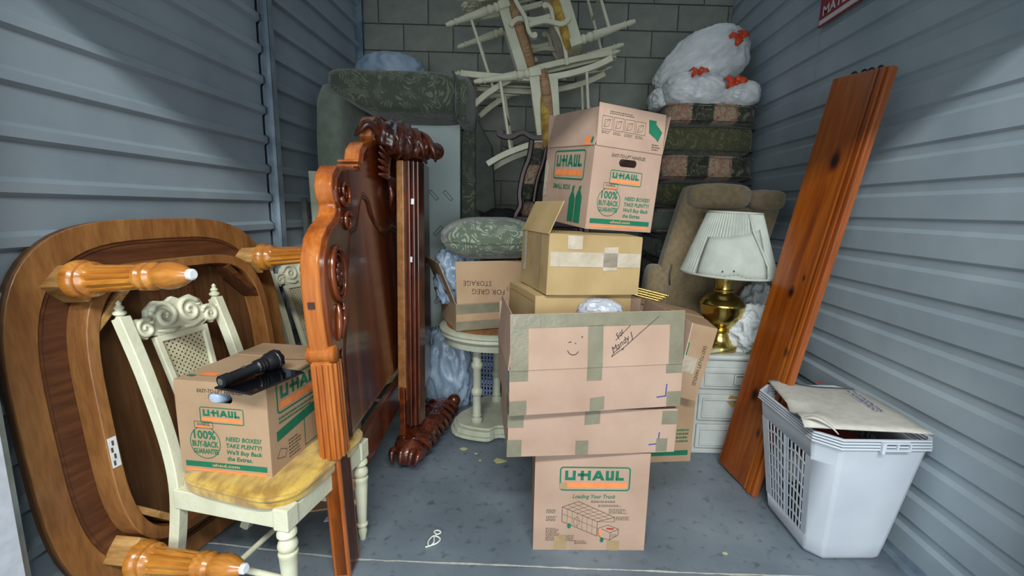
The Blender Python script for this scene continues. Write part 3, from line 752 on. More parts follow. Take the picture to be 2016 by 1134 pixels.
for sx, sy in ((-1, 1), (1, 1), (-1, -1), (1, -1)):
    ax, ay = sx * .362, sy * .470
    q = MB(); Mx = T(sx * .265, sy * .375, .045) @ rot(R(45) * sx * sy * -1, 'Z'); q.box((0, 0, 0), (.22, .022, .075), Mx); obj('corner_brace', q, M['oakdark'] if (sx, sy) == (1, 1) else M['oakblock'], t, bevel=.002)
    q = MB(); Mx = T(ax - sx * .012, ay - sy * .012, .052) @ rot(R(45) * sx * sy * -1, 'Z'); q.box((0, 0, 0), (.085, .085, .10), Mx); blk = obj('leg_block', q, M['oakblock'], t, bevel=.004)
    prof = [(.030, .098), (.052, .100), (.060, .108), (.060, .122), (.052, .134), (.046, .138), (.053, .146), (.053, .156), (.044, .165), (.0425, .175)]
    prof += [(.0425 - .007 * k / 8, .18 + .15 * k / 8) for k in range(9)]
    prof += [(.036, .334), (.041, .340), (.041, .350), (.034, .356), (.033, .362), (.041, .370), (.041, .380), (.033, .388), (.031, .394), (.037, .408), (.0405, .425), (.039, .445), (.032, .470), (.023, .490), (.017, .500)]
    q = MB(); q.lathe(prof, T(ax, ay, -.003), 40, (10, .008, .172, .332)); lg = obj('leg', q, M['oakleg'], t, 35)
    q = MB(); q.lathe([(.0165, .496), (.0165, .510), (.012, .514)], T(ax, ay, -.003), 16); obj('glide', q, M['ferrule'], lg, True)
q = MB(); q.box((-A + .167, -.09, .0865), (.026, .10, .001)); st_ = obj('paper_sticker', q, M['tagw'], t)
q = MB()
for k in range(4): q.box((-A + .162 + .005 * (k % 2), -.125 + .022 * k, .0875), (.006, .016, .0006))
obj('sticker_print', q, M['ink'], st_)['kind'] = 'stuff'

# ------------------------------------------------------------------ cream dining chairs
def spiral(cx, cz, r0_, turns, a0, sg, y, n=26, r1=.004):
    return [(cx + (r0_ + (r1 - r0_) * k / n) * cos(a0 + sg * 2 * pi * turns * k / n), y, cz + (r0_ + (r1 - r0_) * k / n) * sin(a0 + sg * 2 * pi * turns * k / n)) for k in range(n + 1)]
def cane_mesh(W0, W1, Hh, nx, ny):
    """woven cane: a sheet pierced with staggered holes"""
    q = MB(); vs, fs = [], []
    for j in range(ny):
        for i in range(nx):
            u0_, u1_, v0, v1 = i / nx, (i + 1) / nx, j / ny, (j + 1) / ny
            w0, w1 = W0 + (W1 - W0) * v0, W0 + (W1 - W0) * v1
            c = [((u0_ - .5) * w0, v0 * Hh), ((u1_ - .5) * w0, v0 * Hh), ((u1_ - .5) * w1, v1 * Hh), ((u0_ - .5) * w1, v1 * Hh)]
            b0 = len(vs)
            if (i + j) % 2 == 0:
                mx_, mz = sum(p[0] for p in c) / 4, sum(p[1] for p in c) / 4; rx = (c[1][0] - c[0][0]) * .36; rz = (v1 - v0) * Hh * .36
                h = [(mx_ + rx * cos(R(a)), mz + rz * sin(R(a))) for a in (225, 315, 45, 135)]
                vs += [(x, 0, z) for x, z in c] + [(x, 0, z) for x, z in h]
                fs += [tuple(b0 + k for k in f) for f in ((0, 1, 5, 4), (1, 2, 6, 5), (2, 3, 7, 6), (3, 0, 4, 7))]
            else:
                vs += [(x, 0, z) for x, z in c]; fs.append((b0, b0 + 1, b0 + 2, b0 + 3))
    return q.add(vs, fs)
def make_chair(label, arms=False, cushion='velvet', rake=.370):
    """dining chair: faces -y, origin on the floor under the seat's middle"""
    t = thing('dining_chair', label, 'chair', group='cream dining chairs')
    cm = M['cream']
    k_ = (rake - .225) / .145; stile = [(.32, 0), (.275, .12), (.240, .28), (.225, .44), (.225 + .02 * k_, .60), (.225 + .08 * k_, .82), (rake, 1.00)]
    def yz(z):
        for (a, za), (b, zb) in zip(stile, stile[1:]):
            if za <= z <= zb: return a + (b - a) * (z - za) / (zb - za)
        return stile[-1][0]
    for sx in (-1, 1):
        q = MB(); q.sweep(smoothpath([(sx * .178, y, z) for y, z in stile], 4), .036, [.038] * 25, (1, 0, 0)); o = obj('back_stile', q, cm, t, True, .003)
        q = MB(); q.lathe([(.014, 0), (.010, .006), (.018, .014), (.018, .02), (.010, .026), (.014, .034), (.006, .044), (.008, .05), (.002, .058)], T(sx * .178, rake + .002, .998), 14); obj('finial', q, cm, o, True)
        q = MB(); q.box((sx * .205 - sx * .004, yz(.8) - .018, .78), (.010, .006, .36), None); obj('stile_groove', q, M['creamold'], o) if False else None
        # turned front leg
        q = MB(); q.box((sx * .212, -.205, .405), (.052, .052, .075)); blk = obj('leg_block', q, cm, t, bevel=.004)
        prof = [(.017, .368), (.022, .362), (.026, .352), (.026, .342), (.019, .334), (.017, .328), (.024, .318), (.027, .305), (.024, .292), (.018, .286), (.026, .280), (.026, .272)] + [(.0245 - .0095 * k / 6, .268 - .19 * k / 6) for k in range(7)] + [(.019, .072), (.019, .064), (.012, .058), (.016, .04), (.010, .0)]
        q = MB(); q.lathe([(r_ * 1.15, z_) for r_, z_ in prof[::-1]], T(sx * .212, -.205, 0), 16); obj('leg', q, cm, t, 35)
        q = MB(); q.tube([(sx * .208, -.205, .17), (sx * .18, .255, .17)], .0105, 10); obj('stretcher', q, cm, t, True)
        q = MB(); q.hexa([(sx * .205 - .016, -.19, .362), (sx * .205 + .016, -.19, .362), (sx * .186 + .016, .22, .362), (sx * .186 - .016, .22, .362), (sx * .205 - .016, -.19, .43), (sx * .205 + .016, -.19, .43), (sx * .186 + .016, .22, .43), (sx * .186 - .016, .22, .43)]); obj('seat_rail', q, cm, t, bevel=.003)
    q = MB(); q.tube([(-.202, .02, .17), (.202, .02, .17)], .010, 10); obj('stretcher', q, cm, t, True)
    q = MB(); q.box((0, -.21, .396), (.38, .03, .068)); obj('seat_rail', q, cm, t, bevel=.003)
    q = MB(); q.box((0, .215, .396), (.35, .03, .068)); obj('seat_rail', q, cm, t, bevel=.003)
    q = MB(); q.box((0, -.005, .392), (.38, .37, .012)); obj('seat_board', q, M['rawwood'], t)
    def sfn(p):
        x, y, z = p; x = x * (1.0 - .10 * y); 
        if z > 0: z = z * (1 - .35 * (x * x + y * y) * .5) + .02 * mn.noise(Vector((x * 5, y * 5, 1)))
        return Vector((x, y, z))
    q = MB(); q.soft((0, -.005, .460), (.465, .465, .09), 5, 10, fn=sfn); cu = obj('seat_cushion', q, M[cushion], t, 'all', sub=1)
    q = MB(); lp = [(.232 * math.copysign(abs(cos(a)) ** .4, cos(a)) * (1.0 - .10 * math.copysign(abs(sin(a)) ** .4, sin(a))), -.012 + .226 * math.copysign(abs(sin(a)) ** .4, sin(a)), .472 + .002 * sin(7 * a)) for a in [2 * pi * k / 48 for k in range(48)]]
    q.tube(lp, .0065, 6, True); obj('welt', q, M[cushion], cu, 'all')
    # back: carved crest and cane splat, tilted with the stiles
    bt = math.atan2(rake - .225, 1.0 - .44)
    BM = T(0, .225, .44) @ rot(-bt, 'X')
    q = MB(); ol = [(x * .9, y) for x, y in [(-.19, .445), (-.14, .415), (-.125, .432), (-.095, .418), (.095, .418), (.125, .432), (.14, .415), (.19, .445), (.19, .475), (.16, .492), (.125, .485), (.115, .515), (.075, .54), (.03, .53), (0, .545), (-.03, .53), (-.075, .54), (-.115, .515), (-.125, .485), (-.16, .492), (-.19, .475)]]
    q.poly(ol, -.010, .010, BM @ T(0, 0, .072) @ rot(pi / 2, 'X')); cr_ = obj('crest_rail', q, cm, t, bevel=.004)
    BC = BM @ T(0, 0, .072)
    q = MB()
    for sx in (-1, 1):
        q.tube(spiral(sx * .048, .482, .048, 1.6, R(90 - sx * 60), sx, -.013), [.009] * 20 + [.007] * 7, 8, M=BC)
        q.tube(spiral(sx * .122, .452, .034, 1.4, R(90 + sx * 40), -sx, -.012), [.008] * 20 + [.006] * 7, 8, M=BC)
        q.tube([(sx * .01, -.013, .43), (sx * .04, -.015, .426), (sx * .09, -.014, .436)], [.004, .008, .003], 8, M=BC)
        for bx, bz in ((.098, .47), (.165, .475), (.09, .50)): q.soft((sx * bx, -.012, bz), (.018, .014, .018), 2, 3, BC)
    obj('carved_scrolls', q, cm, cr_, 'all')['kind'] = 'stuff'
    Wt, Wb = .205, .145
    z0, z1 = .045, .49
    ot = [(-Wb / 2, z0), (Wb / 2, z0), (Wt / 2, z1), (-Wt / 2, z1)]; k_ = .022
    it = [(-Wb / 2 + k_, z0 + k_), (Wb / 2 - k_, z0 + k_), (Wt / 2 - k_, z1 - k_), (-Wt / 2 + k_, z1 - k_)]
    q = MB(); q.ring(ot, it, -.010, .010, BM @ rot(pi / 2, 'X')); sp_ = obj('splat_frame', q, cm, t, bevel=.003)
    q = MB(); pm = cane_mesh(Wb - 2 * k_, Wt - 2 * k_, z1 - z0 - 2 * k_, 15, 41); q.add(pm.v, pm.f, BM @ T(0, 0, z0 + k_)); obj('cane_panel', q, M['cane'], sp_)
    q = MB(); q.box((0, 0, .03), (.345, .022, .045), BM); obj('lower_back_rail', q, cm, t, bevel=.003)
    if arms:
        for sx in (-1, 1):
            q = MB(); q.sweep(smoothpath([(sx * .185, .270, .69), (sx * .235, .14, .70), (sx * .255, .02, .675), (sx * .262, -.06, .68), (sx * .25, -.10, .665), (sx * .25, -.105, .645)], 5), .034, .024, (1, 0, 0)); a_ = obj('armrest', q, cm, t, True, .004)
            q = MB(); q.lathe([(.018, -.02), (.018, .02)], T(sx * .25, -.10, .65) @ rot(pi / 2, 'Y'), 14); obj('arm_scroll', q, cm, a_, True)
            q = MB(); q.sweep(smoothpath([(sx * .232, -.06, .40), (sx * .24, -.085, .46), (sx * .255, -.04, .56), (sx * .255, -.03, .665)], 5), .028, .030, (1, 0, 0)); obj('arm_post', q, cm, t, True, .004)
    return t
def copy_thing(root, Mw, label):
    def cp(o, p):
        c = o.copy(); COL.objects.link(c); c.parent = p
        if p is not None: c.matrix_parent_inverse = Matrix.Identity(4); c.matrix_basis = o.matrix_basis.copy()
        for ch in o.children: cp(ch, c)
        return c
    c = cp(root, None); c.matrix_world = Mw; c['label'] = label
    return c
ch = make_chair('cream chair with carved crest, cane back and yellow velvet seat holding a moving box')
# seat front-left corner and back-left corner read off the floor plan; chair faces right and towards the door
def chair_matrix(o, front, up):
    f_ = Vector(front).normalized(); u_ = Vector(up); u_ = (u_ - f_ * u_.dot(f_)).normalized(); y_ = -f_; x_ = y_.cross(u_)
    return frame(Vector(o), x_, y_, u_)
ch.matrix_world = chair_matrix((-.945, 1.555, -.0), (.955, -.16, 0), (0, 0, 1))
copy_thing(ch, chair_matrix((-1.08, 2.56, 0), (.92, -.30, 0), (0, 0, 1)), 'cream cane-back chair standing between the tipped table and the orange headboard')
ach = make_chair('cream armchair lying on its back, topmost left of the stacked chairs', True, rake=.285)
def lying(o, k, s): return chair_matrix(o, (-sin(k) * s, 0, cos(k) * s), (cos(k) * s, 0, sin(k) * s))
ach.matrix_world = lying((-.592, 3.50, 2.363), .338, 1)
copy_thing(ach, lying((.507, 3.46, 2.791), .340, -1), 'cream armchair turned legs to the right, topmost right of the stacked chairs')
low = make_chair('cream side chair lying on its back low in the stack, legs pointing left', rake=.285)
low.matrix_world = lying((-.428, 3.42, 1.988), .167, 1)
copy_thing(low, lying((.465, 3.42, 2.049), .086, -1), 'cream side chair low in the stack with its legs pointing right')
def reseat(root, mat):      # the bare slip frame of chairs whose velvet is gone
    for c in root.children:
        if c.name.startswith('seat_cushion'):
            for o in [c] + list(c.children):
                o.material_slots[0].link = 'OBJECT'; o.material_slots[0].material = mat
reseat(ach, M['rawwood']); reseat(low, M['rawwood'])

# ------------------------------------------------------------------ carved pine headboard
HA = Vector((-.735, 1.515, 0)); hy, hl = -.07, R(2.5)
hx = Vector((sin(hy), cos(hy), 0)); hn0 = Vector((cos(hy), -sin(hy), 0))
hup = Vector((0, 0, cos(hl))) - hn0 * sin(hl); hn = hn0 * cos(hl) + Vector((0, 0, sin(hl)))
HM = frame(HA, hx, hup, hn)       # local x along the headboard, y up, z = carved face
hb = thing('headboard', 'tall carved orange pine headboard standing on edge between the chair and the aisle', 'headboard', M=HM)
W = 1.84
half = [(.0, 0), (.0, .70), (-.005, .83), (-.012, .90), (-.022, 1.0), (-.024, 1.11), (-.01, 1.20), (.03, 1.265), (.09, 1.305), (.145, 1.325), (.175, 1.35), (.185, 1.375), (.165, 1.40), (.16, 1.44), (.18, 1.485), (.225, 1.515), (.31, 1.525), (.42, 1.53), (.47, 1.535), (.49, 1.56), (.52, 1.61), (.58, 1.645), (.66, 1.662), (.715, 1.668), (.735, 1.69), (.735, 1.74), (.765, 1.775), (.82, 1.80), (.92, 1.812)]
outer = half + [(W - x, y) for x, y in half[::-1][1:]]
inner = [(W - .11, 0), (W - .11, .50), (.11, .50), (.11, 0)]
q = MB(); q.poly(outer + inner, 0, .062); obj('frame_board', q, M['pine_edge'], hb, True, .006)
# raised face: lower-lying field with moulding and sunk panel
def offs(poly_, d):
    out = []; n = len(poly_)
    for i in range(n):
        a, b_, c_ = Vector(poly_[i - 1]), Vector(poly_[i]), Vector(poly_[(i + 1) % n])
        e1, e2 = (b_ - a), (c_ - b_); n1 = Vector((e1.y, -e1.x)).normalized(); n2 = Vector((e2.y, -e2.x)).normalized()
        m_ = (n1 + n2); m_ = m_.normalized() if m_.length > 1e-6 else n1
        out.append((b_ + m_ * d).to_tuple())
    return out
pin = [(.10, .52), (.10, .80), (.11, .86), (.145, .95), (.15, 1.03), (.20, 1.12), (.24, 1.20), (.27, 1.27), (.35, 1.29), (.40, 1.36), (.46, 1.42), (.55, 1.40), (.60, 1.33), (.70, 1.27), (.80, 1.25), (.92, 1.27)]
panel = pin + [(W - x, y) for x, y in pin[::-1][1:]]
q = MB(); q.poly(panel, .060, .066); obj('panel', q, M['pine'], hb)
for dd, rr_ in ((0, .010), (.022, .006)):
    q = MB(); q.tube([(x, y, .068) for x, y in smoothpath([(p[0] * (1 - dd) + W / 2 * dd, p[1] - dd * .5, 0) for p in panel], 3) for x, y in [(x, y)]] if False else [(v_.x, v_.y, .068) for v_ in smoothpath([((p[0] - W / 2) * (1 - dd) + W / 2, p[1] - dd * .6, 0) for p in panel], 3)], rr_, 8); obj('panel_moulding', q, M['carved'], hb, 'all')
q = MB(); fo = [(x, y) for x, y in outer if y > .86]
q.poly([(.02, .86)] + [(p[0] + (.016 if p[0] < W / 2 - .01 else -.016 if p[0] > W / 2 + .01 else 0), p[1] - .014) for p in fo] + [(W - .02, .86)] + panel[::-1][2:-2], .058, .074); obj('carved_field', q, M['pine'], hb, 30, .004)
for sx in (0, 1):
    X = lambda x: W - x if sx else x
    q = MB(); q.box((X(.055), .255, .031), (.11, .51, .062)); lg = obj('leg', q, M['pine_edge'] if False else M['pine'], hb, bevel=.012)
    q = MB(); q.box((X(.028), .66, .034), (.075, .36, .074)); pl = obj('pilaster', q, M['pine_edge'], hb, bevel=.006)
    q = MB()
    for k in range(3): q.box((X(.012 + k * .022), .66, .074), (.011, .35, .012)); q.box((X(-.012), .66, .015 + k * .02), (.012, .35, .010))
    obj('reeding', q, M['pine_edge'], pl, bevel=.003)['kind'] = 'stuff'
    q = MB(); q.lathe([(.028, -.045), (.030, -.03), (.030, .045), (.024, .05)], T(X(.012), .868, .034), 18); obj('scroll_foot', q, M['pine_edge'], pl, True)
    # rosette in its oval
    q = MB(); q.tube([(X(.115) + .062 * cos(a), 1.13 + .095 * sin(a), .078) for a in [2 * pi * k / 32 for k in range(32)]], .011, 8, True)
    q.tube([(X(.115) + .043 * cos(a), 1.13 + .072 * sin(a), .078) for a in [2 * pi * k / 32 for k in range(32)]], .005, 6, True); rs = obj('oval_frame', q, M['pine'], hb, 'all')
    q = MB()
    for k in range(7):
        a = 2 * pi * k / 7; q.soft((X(.115) + .018 * cos(a), 1.13 + .028 * sin(a), .078), (.026, .036, .024), 2, 4)
    q.soft((X(.115), 1.13, .085), (.018, .022, .02), 2, 4); obj('rosette', q, M['pine'], rs, 'all')
    # leaf trails and scroll
    q = MB(); sg = -1 if sx else 1
    q.tube(smoothpath([(X(.09), .90, .078), (X(.105), .96, .086), (X(.13), 1.0, .080), (X(.125), 1.04, .078)], 6), [.006 + .010 * sin(pi * k / 18) for k in range(19)], 8)
    q.tube(smoothpath([(X(.08), 1.03, .078), (X(.065), .96, .084), (X(.06), .90, .076)], 6), [.004 + .009 * sin(pi * k / 12) for k in range(13)], 8)
    for cx, cy, r_, a0 in ((.25, 1.42, .055, 200), (.255, 1.31, .04, 30)):
        q.tube([(X(cx) + sg * (r_ * (1 - k / 30)) * cos(R(a0) + k * .36), cy + (r_ * (1 - k / 30)) * sin(R(a0) + k * .36), .080) for k in range(27)], [.010 - .00025 * k for k in range(27)], 8)
    obj('scroll_carving', q, M['pine'], hb, 'all')['kind'] = 'stuff'
    q = MB()
    for k in range(2): q.box((X(.45 + .012 * k), 1.535 + .02 * k, .035), (.04, .010, .085))
    obj('edge_fillet', q, M['pine_edge'], hb, bevel=.003)
# crest: fan of leaves round the middle, drop below
q = MB()
for k in range(-9, 10):
    a = R(90 + k * 9.5); r0_, r1 = .04, .20 - .03 * abs(k) / 9
    cx, cy = W / 2, 1.50
    q.tube([(cx + (r0_ + (r1 - r0_) * f_) * cos(a) * 1.5, cy + (r0_ + (r1 - r0_) * f_) * sin(a) * 1.2, .076 + .035 * sin(pi * f_ * .8)) for f_ in (0, .2, .4, .6, .8, 1)], [.006, .013, .017, .017, .013, .004], 7)
for k in range(-3, 4):
    q.tube([(W / 2 + k * .02, 1.52, .09), (W / 2 + k * .024, 1.43, .105), (W / 2 + k * .016, 1.34 - .02 * (3 - abs(k)), .085)], [.008, .014, .004], 7)
obj('crest_carving', q, M['carved'], hb, 'all')['kind'] = 'stuff'
q = MB(); q.box((W / 2, .325, .025), (W - .16, .155, .034)); obj('lower_rail', q, M['pine'], hb, bevel=.004)
q = MB(); q.box((-.0245, 1.045, .03), (.006, .022, .022)); obj('peg', q, M['knot'], hb)

# ------------------------------------------------------------------ second carved bed end behind it
fb = thing('footboard', 'dark carved footboard standing upright behind the orange headboard, claw scroll at its top', 'footboard', (-.665, 2.36, 0), (0, 0, R(-7)))
# local y runs into the unit
q = MB(); q.hexa([(-.075, -.02, .34), (-.03, -.02, .34), (-.03, .05, .34), (-.075, .05, .34), (-.055, -.02, 1.60), (-.018, -.02, 1.60), (-.018, .05, 1.60), (-.055, .05, 1.60)]); obj('edge_board', q, M['oakrim'], fb, bevel=.005)
q = MB()
for k, (x0, wd, dp) in enumerate(((-.028, .024, .03), (-.004, .020, .055), (.016, .018, .04), (.034, .014, .02))):
    q.hexa([(x0 - .012, -dp + .03, .20), (x0 - .012 + wd, -dp + .03, .20), (x0 - .012 + wd, .09, .20), (x0 - .012, .09, .20), (x0, -dp + .03, 1.60), (x0 + wd, -dp + .03, 1.60), (x0 + wd, .09, 1.60), (x0, .09, 1.60)])
obj('moulded_rail', q, M['carved'], fb, bevel=.005)['kind'] = 'stuff'
q = MB(); q.box((0, .31, 0), (.03, .58, 1.35), T(-.015, .06, .95) @ rot(R(13), 'Z')); obj('panel', q, M['carved'], fb)
q = MB(); q.box((-.045, -.012, .27), (.03, .05, .30)); obj('foot_batten', q, M['rawwood'] if False else M['pine'], fb, bevel=.004)
for zc, nm in ((1.70, 'carved_top'), (.085, 'carved_foot')):
    def cfn(p, zc=zc):
        k_ = 1 + .16 * mn.noise(Vector((p[0] * 3, p[1] * 9, p[2] * 3 + zc))) + .10 * sin(p[1] * 22 + p[2] * 2)
        return Vector((p[0] * k_ * (1 - .18 * p[1]), p[1], p[2] * k_ * (1 - .2 * p[1])))
    q = MB(); q.soft((.0, .06 if zc > 1 else .22, zc), (.19 if zc > 1 else .16, .31 if zc > 1 else .74, .165), 2.6, 16, fn=cfn); cp_ = obj(nm, q, M['carved'], fb, 'all')
    if zc > 1: cp_.matrix_basis = T(-.075, -.02, .0) @ T(0, 0, zc) @ rot(R(-52), 'Z') @ rot(R(-14), 'X') @ T(0, 0, -zc)
    q = MB()
    for k in range(4 if zc > 1 else 8):
        y = -.04 + k * (.06 if zc > 1 else .07)
        for sx in (-1, 1):
            q.tube(smoothpath([(sx * .02, y - .03, zc + .075), (sx * .065, y + .01, zc + .05), (sx * .088, y + .05, zc - .005), (sx * .075, y + .075, zc - .05)], 4), [.006 + .010 * sin(pi * j / 12) for j in range(13)], 7)
    obj('leaf_carving', q, M['carved'], cp_, 'all')['kind'] = 'stuff'
    q = MB(); q.soft((.02, .22, zc + .01) if zc > 1 else (.055, .55, zc + .03), (.085, .085, .085), 2, 6); obj('ball', q, M['carved'], cp_, 'all')
    q = MB()
    for k in range(4):
        a = R(-50 + k * 40); q.tube(smoothpath([(.05 * sin(a), -.05, zc - .02), (.085 * sin(a), -.125, zc + .01 + .02 * cos(a)), (.07 * sin(a), -.155, zc - .035)], 4), [.020, .022, .022, .022, .020, .018, .014, .010, .006], 8)
    obj('claw', q, M['carved'], cp_, 'all')['kind'] = 'stuff'
q = MB(); q.poly([(-.03, -.035), (.03, -.035), (.035, .02), (.01, .04), (-.03, .03)], -.002, .002, T(-.045, -.10, 1.735) @ rot(R(80), 'X')); mp = obj('metal_plate', q, M['metal'], fb)
q = MB(); q.lathe([(.009, 0), (.009, .003)], T(-.05, -.106, 1.745) @ rot(R(80), 'X'), 12); obj('screw_hole', q, M['hook'], mp)
for z in (1.40, 1.11):
    q = MB(); q.box((-.045 + .0, -.022, z), (.016, .002, .028), rot(R(3), 'Y')); obj('paper_tag', q, M['tagw'], fb)

# ------------------------------------------------------------------ upended sofa, back left
sf = thing('sofa', 'green paisley sofa standing on end in the back left corner', 'sofa', (0, 0, 0))
q = MB(); q.soft((-1.365, 3.42, 1.075), (.19, .74, 2.15), 8, 10); obj('sofa_back', q, M['sofaplain'], sf, 'all')
q = MB(); q.box((-.95, 3.50, 1.0), (.70, .05, 2.0)); dk = obj('seat_deck', q, M['deck'], sf, bevel=.004)
q = MB(); rg = random.Random(12)
for k in range(16):
    x, z, a = -.90 + .105 * (k % 3) + .03 * (k // 3 % 2), .42 + .26 * (k // 3) , R(48) * (1 if (k // 3) % 2 else -1)
    for dz in (-.011, .011):
        q.box((0, 0, dz), (.085, .002, .0035), T(x, 3.474, z) @ rot(-a, 'Y'))
    for dx in (-.041, .041): q.box((dx, 0, 0), (.0035, .002, .024), T(x, 3.474, z) @ rot(-a, 'Y'))
obj('deck_marks', q, M['skirt'], dk)['kind'] = 'stuff'
def arm_fn(p):
    x, y, z = p
    k_ = max(0, min(1, (x + 1) / .75)); s_ = k_ * k_ * (3 - 2 * k_)      # arm swells away from the back
    return Vector((x, y, 1 - (1 - z) * (.62 + .38 * s_) + .06 * (1 - s_)))
q = MB(); q.soft((-.955, 3.31, 2.085), (.86, .60, .27), 5, 14, fn=arm_fn); ar = obj('rolled_arm', q, M['sofa'], sf, 'all')
q = MB(); q.soft((-.515, 3.27, 2.05), (.10, .54, .30), 4, 8); obj('arm_front', q, M['sofa'], sf, 'all')
q = MB(); q.tube(smoothpath([(-.565, 3.02, 2.20), (-.53, 3.0, 2.12), (-.525, 3.0, 2.0), (-.55, 3.02, 1.92)], 5), .007, 6); obj('arm_welt', q, M['skirt'], ar, 'all')
q = MB(); q.soft((-.515, 3.50, .98), (.11, .32, 1.94), 8, 8); obj('seat_front_rail', q, M['sofa'], sf, 'all')
q = MB(); q.hexa([(-.455, 3.27, 1.36), (-.33, 3.36, 1.33), (-.32, 3.40, 1.33), (-.455, 3.35, 1.36), (-.455, 3.26, 1.98), (-.36, 3.34, 1.80), (-.35, 3.38, 1.80), (-.455, 3.34, 1.98)]); obj('skirt', q, M['skirt'], sf, bevel=.008)
q = MB(); q.soft((-.95, 3.53, .14), (.84, .26, .27), 5, 10); obj('rolled_arm', q, M['sofa'], sf, 'all')

def bag(name, label, cat, loc, dims, mat, seed=0, e=2.4, n=22, amp=.10, frq=2.4, top=None, rt=(0, 0, 0), squash=True, group=None):
    def fn(p):
        x, y, z = p; k_ = 1 + amp * (ridged((x * 1.3 + seed, y * 1.3, z * .9), frq) - .5) + amp * .45 * (ridged((x * 2 + seed, y * 2, z * 2), frq * 2.1) - .5)
        v = Vector((x * k_, y * k_, z * k_))
        if top is not None:       # gathered neck with pleats round the tie
            d_ = (Vector((x, y, z)) - Vector(top)).length
            if d_ < .8:
                a = math.atan2(y - top[1], x - top[0]); w_ = (1 - d_ / .8)
                v *= 1 + .05 * w_ * sin(a * 13 + seed) - .10 * max(0, .25 - d_)
        if squash and v.z < -.72: v.z = -.72 + (v.z + .72) * .15
        return v
    q = MB(); q.soft((0, 0, dims[2] * .36), dims, e, n, fn=fn)
    o = obj(name, q, M[mat], None, 'all'); o.location = loc; o.rotation_euler = rt
    return tag(o, label, cat, group)
def tie(parent_label, cat, loc, s, nrm, up=(0, 0, 1)):
    pass
bag('plastic_bag', 'pale blue plastic bag lying on top of the upended sofa', 'bag', (-1.13, 3.62, 2.205), (.50, .36, .31), 'bagblue', 3, amp=.06)

# black bundle and a wooden strip behind the green cushion
bag('cloth_bundle', 'black cloth bundle heaped behind the green paisley cushion', 'bundle', (-.27, 3.32, 1.13), (.34, .30, .28), 'black', 8, amp=.16)

for k_, (x_, y_, w_, h_, mt, lb) in enumerate(((-1.345, 2.87, .052, 1.57, 'creamold', 'tall pale cream board leaning in the left corner behind the headboard'), (-1.40, 2.85, .03, 1.41, 'skirt', 'short dark grey board leaning beside the pale cream board'))):
    q = MB(); q.hexa([(-w_ / 2, -.012, 0), (w_ / 2, -.012, 0), (w_ / 2, .012, 0), (-w_ / 2, .012, 0), (-w_ / 2 - .04, -.012, h_), (w_ / 2 - .04, -.012, h_), (w_ / 2 - .04, .012, h_), (-w_ / 2 - .04, .012, h_)])
    o = obj('leaning_board', q, M[mt], None, bevel=.003); o.location = (x_, y_, 0); tag(o, lb, 'board', 'boards in the left corner')

# ------------------------------------------------------------------ dark carved armchair with tapestry
dc = thing('tapestry_armchair', 'dark mahogany armchair with pink tapestry, perched behind the tilted moving box', 'armchair', (0, 0, -.0966))
dc.scale = (1.07, 1.07, 1.07)
dw = M['darkwood']
for sy in (3.02, 3.50):
    q = MB(); q.sweep(smoothpath([(.16, sy, 1.83), (.04, sy, 1.825), (-.06, sy, 1.82), (-.13, sy, 1.85), (-.20, sy, 1.82), (-.255, sy, 1.825), (-.275, sy, 1.845)], 5), [.05] * 31, [.030] * 31, (0, 1, 0)); ar = obj('armrest', q, dw, dc, True, .008)
    q = MB(); q.lathe([(.022, -.026), (.026, 0), (.022, .026)], T(-.268, sy, 1.84) @ rot(pi / 2, 'X'), 14); obj('arm_scroll', q, dw, ar, True)
    q = MB(); q.sweep(smoothpath([(-.07, sy, 1.81), (-.085, sy, 1.70), (-.12, sy, 1.60), (-.14, sy, 1.48), (-.135, sy, 1.40), (-.165, sy, 1.33), (-.155, sy, 1.26)], 5), .05, [.034] * 31, (0, 1, 0)); obj('arm_post', q, dw, dc, True, .008)
    q = MB(); q.sweep(smoothpath([(-.025, sy, 1.795), (-.03, sy, 1.70), (-.075, sy, 1.58), (-.095, sy, 1.44)], 5), .035, [.055, .06, .062, .065, .068, .07, .072, .072, .072, .072, .07, .068, .066, .064, .06, .055], (0, 1, 0)); obj('tapestry_panel', q, M['tapestry'], dc, True, .01)
    q = MB(); q.sweep(smoothpath([(.02, sy, 1.80), (.01, sy, 1.70), (-.03, sy, 1.56), (-.05, sy, 1.42)], 5), .045, [.022] * 16, (0, 1, 0)); obj('inner_post', q, dw, dc, True, .006)
    q = MB(); q.box((.08, sy, 1.30), (.50, .05, .07)); obj('seat_rail', q, dw, dc, bevel=.01)
    for lx, dx in ((-.13, -.05), (.29, .06)):
        q = MB(); q.sweep(smoothpath([(lx, sy, 1.29), (lx + dx * .3, sy, 1.18), (lx - dx * .2, sy, 1.05), (lx + dx, sy, .90)], 5), [.05 - .0016 * k for k in range(16)], [.05 - .0016 * k for k in range(16)], (0, 1, 0)); obj('leg', q, dw, dc, True, .008)
q = MB(); q.soft((.08, 3.26, 1.37), (.46, .46, .12), 5, 8); obj('seat_cushion', q, M['tapestry'], dc, 'all')
q = MB(); q.soft((.27, 3.26, 1.66), (.10, .42, .50), 5, 8, rot(R(0), 'Y')); obj('upholstered_back', q, M['tapestry'], dc, 'all')
q = MB(); q.sweep(smoothpath([(.30, 3.02, 1.36), (.33, 3.03, 1.70), (.35, 3.10, 1.90), (.36, 3.26, 1.97), (.35, 3.42, 1.90), (.33, 3.49, 1.70), (.30, 3.50, 1.36)], 5), .04, .04, (1, 0, 0)); obj('back_frame', q, dw, dc, True, .008)
# the crate it stands on, hidden behind the stack
t = cardbox('cardboard_box', 'plain tall box behind the stack carrying the tapestry armchair', .62, .60, .866, (.09, 3.54, 0), (0, 0, 0), 'kraft', [('l', 0, .25), ('r', 0, .25), ('f', 1, .25), ('b', 1, .25)])

